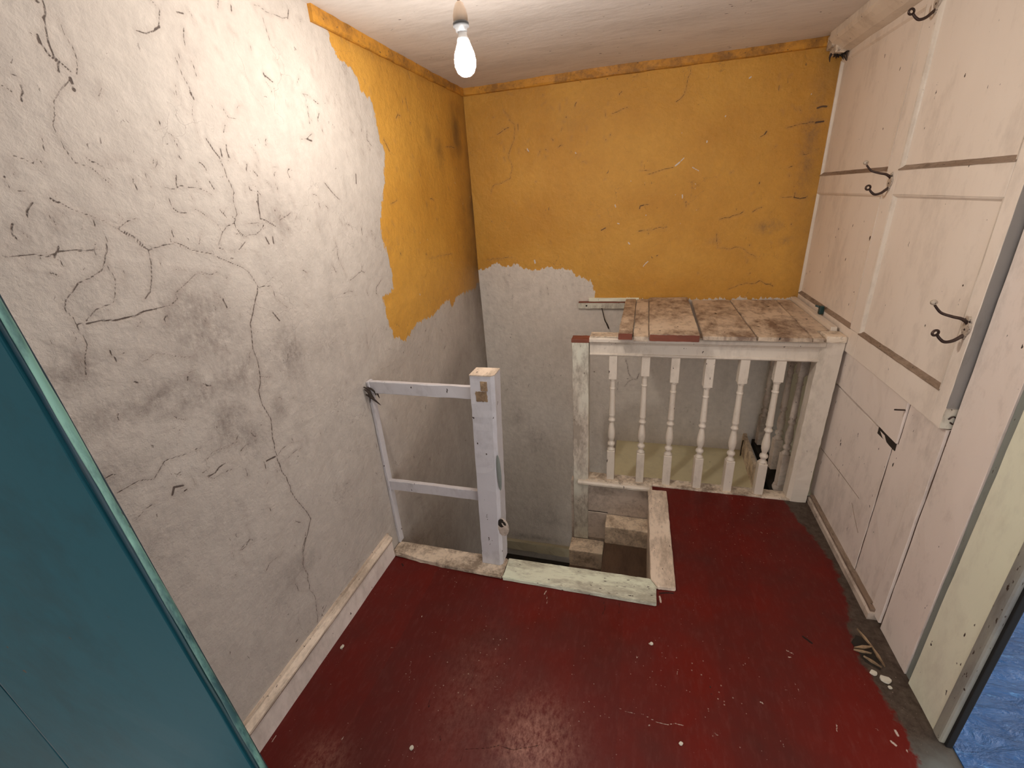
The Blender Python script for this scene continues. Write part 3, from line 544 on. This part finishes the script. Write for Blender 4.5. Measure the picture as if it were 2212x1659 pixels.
# ------------------------------------------------------------------ nosing boards around the opening
def P(px, py, z): q = at(px, py, 2, z); return (float(q[0]), float(q[1]))
Z = .020
bm = prism(bmesh.new(), [(XL+.002, 1.372), P(900, 1206, Z), P(960, 1220, Z), P(1084, 1245, Z), (-.520, 1.452), (XL+.002, 1.452)], .0, Z, .006)
top('nosing_board', ragged(bm, .035, .0016), 'dirtycream', 'grimy worn cream floor nosing board between the skirting and the free-standing post', 'board')
bm = prism(bmesh.new(), [(-.517, 1.452), P(1085, 1246, Z), P(1418, 1303, Z), P(1418, 1266, Z), P(1404, 1249, Z)], .0, Z, .003)
top('nosing_board', ragged(bm, .04, .0012), 'green', 'pale green chipped nosing board along the front edge of the stair opening', 'board')
bm = prism(bmesh.new(), [P(1405.5, 1249, Z), P(1419.5, 1266, Z), P(1460, 1270, Z), P(1440, 1060, Z), P(1400, 1057, Z)], .0, Z, .003)
top('nosing_board', ragged(bm, .04, .0012), 'pinkcream', 'cream nosing board running back to the balustrade beside the red floor', 'board')
bm = B(.088, .102, 1.47, 2.135, -.30, -.003, .002); struct('trim_4', bm, 'pinkcream')

# ------------------------------------------------------------------ stair guard: post, two rails, wall batten
sg = thing('stair_guard', 'bluish-white square post with two thin rails fixed to the left wall', 'railing', (-.57, 1.44, .02))
x0, x1, y0, y1 = -.592, -.500, 1.400, 1.478
bm = prism(bmesh.new(), [(x0, y0), (x1-.012, y0), (x1, y0+.012), (x1, y1), (x0, y1)], .02, .914)
for q in bm.verts:
    if q.co.z < .1: q.co.x -= .032
po = obj('post', ragged(bm, .05, .0009), 'lavender', sg)
obj('cap', ragged(prism(bmesh.new(), [(x0-.001, y0-.001), (x1-.010, y0-.001), (x1+.001, y0+.012), (x1+.001, y1), (x0-.001, y1)], .9135, .9175), .03, .0005), 'pinkcream', po, label='cream painted top')
obj('peeled_patch', ragged(B(-.553, -.527, 1.3985, 1.402, .855, .893, .0005), .01, .0008), 'splinter', po)
obj('peeled_patch', ragged(prism(bmesh.new(), [(-.575, 1.3988), (-.530, 1.3988), (-.530, 1.402), (-.575, 1.402)], .812, .853), .008, .0022, (1, 0, 1)), 'splinter', po)
bm = ball(bmesh.new(), (-.519, 1.4035, .245), .022, .9, .18, 1.3); obj('hole', bm, 'dark', po)
bm = ball(bmesh.new(), (-.516, 1.4045, .23), .030, .9, .16, 1.5); obj('hole_edge', ragged(bm, .02, .0015), 'fascia', po)
bm = ball(bmesh.new(), (-.512, 1.404, .50), .012, .8, .3, 7.0); obj('scar', bm, 'greyblue', po)
for z0, z1 in ((.798, .850), (.322, .370)): obj('rail', ragged(B(XL+.012, -.575, 1.442, 1.462, z0, z1, .003), .05, .0008), 'lavender', sg)
obj('wall_batten', ragged(B(XL+.001, XL+.014, 1.438, 1.47, .02, .85, .003), .04, .0008), 'lavender', sg)

# ------------------------------------------------------------------ balustrade
ba = thing('balustrade', 'cream balustrade of six turned spindles under the plank shelf, between two posts', 'balustrade', (.25, 2.17, 0))
def baluster(x, y, zt, zb, tb, parent, yaw=.0, hw=.0205, top_mat='cream', name='baluster'):
    """turned spindle: square blocks at both ends, rings, shaft and vase between; tb = length of the top block"""
    H = zt-zb; f = lambda k: zb+k*H; bm = bmesh.new(); b0, b1 = f(.250), zt-tb
    for (z0, z1) in ((zb, b0), (b1, zt)):
        box(bm, x-hw, x+hw, y-hw, y+hw, z0, z1, .002, 1)
    r = hw
    prof = [(r*.75, b0-.004), (r*.98, b0+.002), (r*.98, b0+.008), (r*.62, b0+.016), (r*.60, b0+.026), (r*.92, b0+.033), (r*.96, b0+.040), (r*.90, b0+.047), (r*.52, b0+.055),
            (r*.60, b0+.062), (r*.85, b0+.080), (r*.93, b0+.100), (r*.88, b0+.122), (r*.70, b0+.148), (r*.52, b0+.168), (r*.54, b0+.174), (r*.90, b0+.182), (r*.92, b0+.188), (r*.68, b0+.194),
            (r*.58, b0+.203), (r*.80, b0+.212), (r*.84, b0+.217), (r*.76, b0+.222)]
    zr = b1-.055
    prof += [(r*.74, b0+.24), (r*.62, zr-.006), (r*.78, zr-.001), (r*.78, zr+.004), (r*.62, zr+.008), (r*.62, b1-.014), (r*.86, b1-.006), (r*.95, b1+.002)]
    lathe(bm, (x, y), prof, 20)
    bmesh.ops.rotate(bm, cent=(x, y, zb), matrix=Matrix.Rotation(yaw, 3, 'Z'), verts=bm.verts)
    o = obj(name, bm, top_mat, parent, smooth=False)
    for p_ in o.data.polygons: p_.use_smooth = len(p_.vertices) == 4 and p_.area < 6e-5
    return o
xs_ = [(-.1215, -.1300), (.0315, .0310), (.176, .166), (.331, .317), (.477, .4695), (.630, .6170)]
for k, (xt, xb) in enumerate(xs_):
    baluster((xt+xb)/2, 2.172, .742, .006, (.128, .104, .132, .150, .122, .106)[k], ba, yaw=(0, .03, -.04, .12, .10, .02)[k])
def railprof(y0): return [(y0+.075, .742), (y0+.006, .742), (y0+.002, .747), (y0+.002, .752), (y0+.008, .756), (y0+.010, .800), (y0+.002, .812), (y0-.010, .818), (y0-.010, .832), (y0-.004, .838), (y0+.075, .838)]
obj('top_rail', ragged(profile_x(bmesh.new(), railprof(2.145), -.243, .775), .06, .0006), 'cream', ba)
obj('capping', ragged(B(-.24, .77, 2.145, 2.22,   .8385, .844, .001), .05, .0012), 'dirtycream', ba)
obj('bottom_rail', ragged(B(-.262, .10, 2.135, 2.205, -.012, .008, .003), .03, .002), 'dirtycream', ba)
obj('bottom_rail', ragged(B(.10, .77, 2.138, 2.205, -.004, .010, .003), .03, .0016), 'dirtycream', ba)
obj('nosing', ragged(profile_x(bmesh.new(), [(2.150, -.028), (2.122, -.028), (2.114, -.020), (2.114, -.010), (2.122, -.002), (2.150, -.002)], -.302, .092), .04, .0012), 'cream', ba)
bm = B(-.329, -.246, 2.135, 2.20, -.425, .812, .003); obj('end_post', ragged(bm, .05, .0012), 'framepost', ba, label='chipped mint green and cream end post')
obj('end_post_top', ragged(B(-.333, -.244, 2.135, 2.203, .812, .830, .002), .03, .001), 'plankred', ba, label='bare reddish wood top')
bm = prism(bmesh.new(), [(.778, 2.135), (.846, 2.135), (.846, 2.215), (.762, 2.215), (.762, 2.152)], 0, .838)
for q in bm.verts:
    if q.co.z < .1: q.co.x -= .010
np_ = obj('newel_post', ragged(bm, .05, .0010), 'cream', ba)
obj('newel_top', ragged(B(.770, .849, 2.128, 2.219, .838, .868, .008), .02, .0012), 'dirtycream', np_)

b2 = thing('balustrade', 'dark shadowed row of three spindles behind the newel post', 'balustrade', (.78, 2.55, -.02))
for (x, y) in ((.765, 2.315), (.765, 2.475), (.765, 2.80)): baluster(x, y, .74, -.02 if y < 2.7 else -.05, .12, b2, yaw=.15, hw=.021, top_mat='fascia')
obj('top_rail', B(.74, .80, 2.22, 2.865, .74, .80, .004), 'fascia', b2)
obj('bottom_rail', B(.735, .80, 2.22, 2.865, -.10, -.055, .004), 'dark', b2)
obj('newel_base', lathe(bmesh.new(), (.765, 2.315), [(.03, -.055), (.035, -.04), (.03, -.02), (.02, -.015)], 16), 'fascia', b2)

# ------------------------------------------------------------------ planks on top
def plank(pts, z0, z1, m, label, endm=None):
    bm = prism(bmesh.new(), pts, z0, z1, .002); o = top('plank', ragged(bm, .05, .0012), m, label, 'plank', 'planks of the shelf over the balustrade'); return o
def pk(l, z): return [P(*q, z) for q in l]
YBK2 = YB-.010
def quad(fl, fr, bl2, br2, z, yb=YBK2, yf=None):
    a, b, c, d = P(*fl, z), P(*fr, z), P(*br2, z), P(*bl2, z)
    def ext(p, q, y): t = (y-p[1])/(q[1]-p[1]); return (p[0]+(q[0]-p[0])*t, y)
    yf_ = yf if yf else (a[1]+b[1])/2
    return [ext(a, d, yf_), ext(b, c, yf_), ext(b, c, yb), ext(a, d, yb)]
q1 = quad((1335,722), (1366.3,722), (1352,647), (1374,647), .880, 2.83, 2.085); o1 = plank(q1, .848, .880, 'plank', 'narrow pinkish-white plank, leftmost on the shelf')
obj('sawn_end', ragged(B(q1[0][0]+.002, q1[1][0]-.002, 2.081, 2.086, .850, .8785), .02, .0005), 'plankred', o1, label='bare reddish sawn end')
q2 = quad((1368.2,730), (1401,730), (1375.5,644), (1401,644), .872, YBK2, 2.060); plank(q2, .850, .872, 'plank', 'narrow tan plank, second from the left on the shelf')
q3 = quad((1403,728), (1514,729), (1402.6,642), (1485,641), .882, YBK2, 2.068); o3 = plank(q3, .850, .882, 'plank', 'wide warped stained plank with a red front edge on the shelf')
obj('front_edge', ragged(B(q3[0][0]+.002, q3[1][0]-.002, 2.064, 2.069, .851, .880), .02, .0008), 'plankred', o3, label='dark red front edge')
q4 = quad((1518.5,726), (1634.4,728), (1493,643), (1569.4,641), .866, YBK2, 2.105); plank(q4, .847, .866, 'plank', 'wide stained plank right of the gap, dark band at the wall')
q5 = quad((1638,728), (1755.5,730), (1572,641), (1664.2,636), .866, YBK2, 2.105); plank(q5, .847, .866, 'plank', 'broad plank with black smudges in the middle of the shelf right side')
q6 = quad((1758,731), (1800,731), (1665.6,636), (1706,638), .866, YBK2, 2.105); q6 = [q6[0], (.755, 2.105), (.755, 2.224), (.810, 2.226), (.810, YBK2), q6[3]]; plank(q6, .847, .866, 'plank', 'rightmost brown-stained plank against the panelling')
top('batten', ragged(B(.812, .838, 2.225, 2.86, .862, .884, .003), .05, .001), 'cream', 'cream batten on the shelf end along the foot of the panelling', 'batten')
le = at(1252, 668, 1, 2.84)
lg = top('ledger', ragged(B(-.395, -.06, 2.842, 2.868, .815, .852, .003), .04, .0012), 'framepost', 'short grey-white timber ledger on the wall left of the planks', 'batten')
obj('dark_top', B(-.393, -.10, 2.840, 2.869, .8525, .8575), 'plankred', lg)
lg.children[0]['label'] = 'bare dark red top'
obj('nail_hole', ball(bmesh.new(), (-.342, 2.8405, .834), .0055, 1, .4, 1), 'dark', lg)
bm = B(-.33, -.02, 2.852, 2.869, .858, .880, .003); top('cleat', ragged(bm, .04, .001), 'mint', 'cream strip on the wall just above the timber ledger', 'batten')
q = [at(1300, 665, 1, 2.83), at(1306, 690, 1, 2.825), at(1311, 700, 1, 2.83), at(1316, 712, 1, 2.835)]
top('cobweb', tube(bmesh.new(), smoothpath([Vector(p.tolist()) for p in q]), [.003]*8+[.004]*8+[.005]*6+[.003, .001, .001], 6), 'cobweb', 'dark dusty cobweb strand hanging from the ledger', 'cobweb')

# ------------------------------------------------------------------ right side: board wall, panelled door, jamb
WX = .887
wr = struct('wall_right', B(WX, .896, 1.075, 2.95, -1.0, ZC+.01), 'mint')
def bd(name, y0, y1, z0, z1, m, x0=.866, bev=.002, par=None): return obj(name, ragged(B(x0, WX+.001, y0, y1, z0, z1, bev), .07, .0007), m, par or wr)
bd('board', 1.6552, 2.20, .034, .625, 'boards', .868)
bd('board', 1.628, 2.20, .638, .815, 'boards', .862)
bd('board', 1.490, 1.652, .034, .80, 'boards', .870)
bd('board', 1.4252, 1.487, .02, .80, 'boards', .866)
bd('board', 1.252, 1.4215, 0, ZC, 'boards', .874)
bd('strip', 1.222, 1.2515, 0, ZC, 'greyblue', .8785)
bd('board', 1.080, 1.2215, 0, ZC, 'mint', .872)
bd('slot', 1.634, 1.765, .606, .637, 'dark', .8675)
bd('dark_joint', 1.4222, 1.4248, 0, .80, 'tread', .8737, 0)
bd('dark_joint', 1.6530, 1.6548, .034, .605, 'tread', .8698, 0)
bd('dark_joint', 1.6262, 1.6280, .638, .80, 'tread', .8690, 0)
obj('hairline', tube(bmesh.new(), [(.8675, 2.185, .29), (.8675, 1.95, .305), (.8675, 1.76, .312)], .0011, 5), 'ledge', wr)  # both thin dark lines draw a brace's shadow on the boards
obj('hairline', tube(bmesh.new(), [(.8675, 1.80, .26), (.8675, 1.74, .215), (.8675, 1.70, .19)], .0013, 5), 'ledge', wr)
for q in ((1955, 886, 1932, 885), ):
    a = at(q[0], q[1], 0, .86); b = at(q[2], q[3], 0, .83); obj('nail', tube(bmesh.new(), [a.tolist(), b.tolist()], .0028, 7), 'iron', wr)
# jamb of the doorway to the next room
jb = struct('door_2', B(.868, .889, 1.046, 1.082, 0, ZC, .009, 3), 'jamb')
obj('black_band', B(.881, .897, 1.038, 1.080, 0, ZC, .003), 'black', jb)  # plain black band along the inner edge of the jamb
# panelled door fixed against the wall
dp = thing('panelled_door', 'old cream panelled door leaf fixed above the board wall, carrying three coat hooks', 'door', (.87, 2.18, .80))
X0, X1 = .85, .886
def stile(name, y0, y1, z0, z1, x0=X0): obj(name, ragged(B(x0, X1, y0, y1, z0, z1, .003), .12, .0005), 'door', dp)
stile('stile', 1.432, 1.482, .802, 2.04); stile('stile', 2.872, 2.925, .875, 2.04)
stile('stile', 2.052, 2.135, .902, 2.04)
stile('rail', 1.482, 2.052, .802, .902); stile('rail', 2.052, 2.872, .802, .9005); stile('rail', 1.482, 2.052, 1.425, 1.506); stile('rail', 2.135, 2.872, 1.425, 1.506)
stile('rail', 1.482, 2.872, 2.0, 2.04, X0+.002)
for (y0, y1) in ((1.482, 2.052), (2.135, 2.872)):
    for (z0, z1) in ((.902, 1.425), (1.506, 2.0)):
        p_ = obj('panel', ragged(B(X0+.012, X0+.022, y0-.004, y1+.004, z0-.004, z1+.004), .15, .0005), 'door', dp)
        w = .014
        # mouldings: dusty bottom one, clean sides
        bm = profile_y(bmesh.new(), [(X0+.014, z0-.001), (X0-.002, z0-.001), (X0-.002, z0+.003), (X0+.006, z0+.008), (X0+.008, z0+.011), (X0+.014, z0+.016)], y0, y1); obj('moulding', ragged(bm, .05, .0005), 'ledge', p_, label='dusty brown ledge moulding')
        bm = profile_y(bmesh.new(), [(X0+.014, z1), (X0, z1), (X0+.002, z1-.004), (X0+.008, z1-.008), (X0+.014, z1-.012)], y0, y1); obj('moulding', bm, 'door', p_)
        for ya, sgn in ((y0, 1), (y1, -1)):
            bm = prism(bmesh.new(), [(X0+.014, ya), (X0-.001, ya), (X0+.001, ya+sgn*.005), (X0+.008, ya+sgn*.009), (X0+.014, ya+sgn*w)], z0, z1); obj('moulding', bm, 'cream', p_)
ed = obj('leaf_edge', ragged(B(X0+.001, X1-.0005, 1.4295, 1.433, .868, 2.04), .05, .0006), 'grey', dp, label='plain grey edge of the leaf')
obj('edge_block', ragged(B(X0, X1, 1.4285, 1.432, .805, .866), .02, .001), 'framepost', dp)
obj('catch_plate', tube(bmesh.new(), smoothpath([(.862, 1.427, .835), (.870, 1.425, .845), (.880, 1.426, .838), (.876, 1.425, .822), (.868, 1.426, .826)]), .0022, 7), 'iron', dp)
bm = prism(bmesh.new(), [(.8865, 1.40), (.8885, 1.40), (.8885, 1.432), (.8865, 1.432)], .80, 2.03); obj('dark_gap', bm, 'black', dp)

# ------------------------------------------------------------------ coat hooks
def coat_hook(y, z, label, k=1.0):
    t = thing('coat_hook', label, 'coat hook', (X0, y, z), 'coat hooks on the panelled door')
    pl_ = []
    for a in range(28):
        an = 2*math.pi*a/28; r = 1+.14*math.cos(4*an); pl_.append((math.cos(an)*.0165*r, math.sin(an)*.030*r))
    bm = bmesh.new(); lo = [bm.verts.new((X0+.000, y+p[0], z+p[1])) for p in pl_]; hi = [bm.verts.new((X0-.005, y+p[0]*.85, z+p[1]*.85)) for p in pl_]
    bm.faces.new(lo); bm.faces.new(hi[::-1])
    for i in range(28): bm.faces.new((lo[i], lo[(i+1) % 28], hi[(i+1) % 28], hi[i]))
    obj('backplate', bm, 'painted_iron', t)
    up = smoothpath([(X0-.003, y, z+.014), (X0-.020, y-.002, z+.026), (X0-.042, y-.001, z+.032), (X0-.068, y+.002, z+.042), (X0-.086, y+.003, z+.062)])
    h = obj('upper_prong', tube(bmesh.new(), up, [.0048-.0018*i/len(up) for i in range(len(up))], 10), 'iron', t, smooth=True)
    obj('tip', ball(bmesh.new(), (X0-.090, y+.003, z+.070), .0085, 1, 1, .9), 'painted_iron', h, smooth=True)
    dn = smoothpath([(X0-.003, y, z-.020), (X0-.022, y, z-.036), (X0-.040, y, z-.040), (X0-.052, y+.001, z-.032), (X0-.060, y+.002, z-.022)])
    h = obj('lower_prong', tube(bmesh.new(), dn, [.0050-.0015*i/len(dn) for i in range(len(dn))], 10), 'iron', t, smooth=True)
    ring = [(X0-.066+.0085*math.cos(a), y+.002+.003*math.cos(a), z-.015+.0075*math.sin(a)) for a in [2*math.pi*i/14 for i in range(15)]]
    obj('tip', tube(bmesh.new(), ring, .0034, 8), 'iron', h, smooth=True)
    bm = bmesh.new()
    for sy, sz in ((.010, .022), (-.010, .020), (.0, -.004), (.008, -.024)): ball(bm, (X0-.005, y+sy, z+sz), .0032, .6, 1, 1, 8)
    obj('screw', bm, 'iron', t)
coat_hook(1.455, 1.098, 'paint-splashed double coat hook on the right stile, nearest the doorway')
coat_hook(2.090, 1.468, 'double coat hook at the middle rail crossing of the panelled door')
coat_hook(2.062, 1.985, 'dark coat hook cut by the top of the picture on the panelled door')
q = at(1775, 662, 0, .838)
gp = thing('latch_stub', 'small dark green plastic catch at the foot of the panelling', 'catch', (float(q[0]), float(q[1]), .884))
bm = B(q[0]-.010, q[0]+.010, q[1]-.012, q[1]+.012, .884, .925, .005); obj('body', bm, 'greenplastic', gp)
obj('lip', tube(bmesh.new(), [(q[0]-.008, q[1]+.006, .918), (q[0]-.020, q[1]+.018, .922)], .005, 8), 'greenplastic', gp)

# ------------------------------------------------------------------ pendant bulb
BX, BY, BZ = -.468, 1.30, -.022
pe = thing('pendant_light', 'lit bare bulb hanging on a short brown flex from the ceiling', 'light', (BX, BY, 1.82+BZ))
obj('flex', tube(bmesh.new(), [(BX-.004, BY, 1.965+BZ), (BX-.004, BY, 2.03+BZ), (BX-.002, BY, ZC+.004)], .0035, 8), 'cord', pe)
h = obj('lamp_holder', lathe(bmesh.new(), (BX-.003, BY), [(.018, 1.935+BZ), (.0185, 1.948+BZ), (.016, 1.960+BZ), (.010, 1.974+BZ), (.005, 1.978+BZ)], 28), 'bakelite', pe, smooth=True)
obj('holder_ring', lathe(bmesh.new(), (BX-.003, BY), [(.014, 1.916+BZ), (.015, 1.924+BZ), (.020, 1.926+BZ), (.020, 1.934+BZ), (.017, 1.937+BZ)], 28), 'holder_ring', h, smooth=True)
bu = obj('bulb', lathe(bmesh.new(), (BX, BY), [(.003, 1.820+BZ), (.012, 1.822+BZ), (.021, 1.829+BZ), (.0265, 1.842+BZ), (.0275, 1.856+BZ), (.025, 1.870+BZ), (.020, 1.882+BZ), (.016, 1.892+BZ), (.0145, 1.897+BZ)], 32), 'bulb', pe, smooth=True)
obj('collar', lathe(bmesh.new(), (BX-.001, BY), [(.0146, 1.8975+BZ), (.0135, 1.903+BZ), (.011, 1.908+BZ), (.011, 1.918+BZ)], 28), 'bulbbase', bu, smooth=True)

# ------------------------------------------------------------------ teal door leaf close on the left
yd = .20
def dx(z): return -.4005-(z-.933)*.0925     # the leaf hangs a little out of plumb
def leaf(name, xa, xb, y0, y1, z0, z1, m, par=None, bev=.001):
    bm = box(bmesh.new(), xa, xb, y0, y1, z0, z1, bev)
    ragged(bm, .12, .0004)
    for q in bm.verts: q.co.x += dx(q.co.z)
    return obj(name, bm, m, par)
dl = leaf('door_1', -.80, -.001, yd+.003, yd+.0115, .02, 2.0, 'tealdark'); dl['kind'] = 'structure'
leaf('stile', -.462, -.0065, yd, yd+.004, .021, 1.999, 'teal', dl)
leaf('groove', -.476, -.462, yd+.0022, yd+.004, .1, 1.95, 'tealdark', dl)  # dark strip painting the shade along the panel recess
leaf('panel', -.797, -.4765, yd+.0015, yd+.004, .15, 1.9, 'teal', dl)
bm = bmesh.new()
tube(bm, [(dx(z)+.0003, yd+.0066, z) for z in np.linspace(.02, 2.0, 60)], [.0029+.0005*math.sin(k*1.7)*math.sin(k*.6) for k in range(60)], 12)
for q in bm.verts: q.co.x += random.gauss(0, .00015)
obj('edge_bead', bm, 'tealedge', dl, smooth=True, label='pale green worn bead of the leaf edge')

# ------------------------------------------------------------------ next room seen through the doorway
struct('floor', B(.899, 2.8, -1.4, 2.9, -.05, .004), 'blue')
struct('ceiling', B(.92, 2.85, -1.4, 2.9, 2.13, 2.18), 'ceiling'); struct('wall_back', B(.95, 2.85, 2.9, 2.95, 0, 2.2), 'boards')

# ------------------------------------------------------------------ loose debris
def flake(c, r, label, m='flake', h=.004, el=1.0, group='loose paint flakes on the floor', name='paint_flake', cat='paint flake'):
    n = 9; a0 = random.random()*6; pts = [(c[0]+math.cos(a0+2*math.pi*i/n)*r*random.uniform(.7, 1.15), c[1]+math.sin(a0+2*math.pi*i/n)*r*el*random.uniform(.7, 1.15)) for i in range(n)]
    bm = prism(bmesh.new(), pts, .0015, .0015+h, .0008)
    for q in bm.verts: q.co.z += max(0, (q.co.x-c[0])*.12)
    return top(name, bm, m, label, cat, group)
flake(P(1912, 1470, 0), .017, 'largest white paint flake on the bare strip by the right baseboard', h=.006, el=.8)
flake(P(1887, 1456, 0), .011, 'white paint flake touching the largest one, on its left', h=.005)
flake(P(1922, 1487, 0), .006, 'tiny white flake just below the largest flake')
flake(P(1407, 1392, 0), .0065, 'round pale green fleck alone in the middle of the red floor')
flake(P(1471, 1608, 0), .006, 'small white fleck near the bottom edge of the red floor')
flake(P(740, 1398, 0), .006, 'white sliver on the red floor beside the left baseboard', el=1.7)
flake(P(889, 1617, 0), .007, 'round grey-white blob at the lower left of the red floor')
# torn hole at the foot of the wall
c = P(1868, 1400, 0)
bh = thing('broken_floor_edge', 'torn splintered hole in the floor edge at the foot of the board wall', 'hole', (c[0], c[1], 0))
bm = prism(bmesh.new(), [(c[0]-.035, c[1]+.01), (c[0]-.018, c[1]-.055), (c[0]+.015, c[1]-.075), (c[0]+.03, c[1]-.03), (c[0]+.022, c[1]+.035), (c[0]-.012, c[1]+.045)], .0012, .0035); obj('dark_hole', ragged(bm, .015, .0018, (1, 1, 0)), 'dark', bh)
for (dx_, dy_, ln, an, w) in ((.012, .035, .075, 1.9, .007), (-.008, -.004, .06, .25, .011), (-.016, -.022, .05, -.1, .006), (.026, -.03, .07, 1.75, .009), (.0, -.055, .05, 2.5, .008)):
    p0 = Vector((c[0]+dx_, c[1]+dy_, .008)); d = Vector((math.cos(an), math.sin(an), .04)); sd = Vector((-d.y, d.x, 0))
    bm = bmesh.new(); lo = [p0-d*ln/2, p0-sd*w/2, p0+d*ln/2, p0+sd*w/2]
    a = [bm.verts.new(q-Vector((0, 0, .004))) for q in lo]; b = [bm.verts.new(q+Vector((0, 0, .003))) for q in lo]
    bm.faces.new(a[::-1]); bm.faces.new(b)
    for i in range(4): bm.faces.new((a[i], a[(i+1) % 4], b[(i+1) % 4], b[i]))
    obj('splinter', bm, 'splinter', bh)
# sooty tufts where the upper rail meets the wall
cw = thing('cobweb', 'sooty cobweb tufts where the upper guard rail meets the left wall', 'cobweb', (XL+.002, 1.43, .77))
for i in range(7):
    y0 = 1.42+random.uniform(-.01, .03); z0 = .84-random.uniform(0, .05); bm = bmesh.new()
    tube(bm, smoothpath([(XL+.006, y0, z0), (XL+.018+random.uniform(0, .012), y0+random.uniform(-.01, .02), z0-.02), (XL+.016+random.uniform(0, .03), y0+random.uniform(0, .03), z0-random.uniform(.03, .075))], 4), [.0025, .003, .004, .0045, .004, .004, .003, .002, .0008], 6)
    obj('strand', bm, 'cobweb', cw)
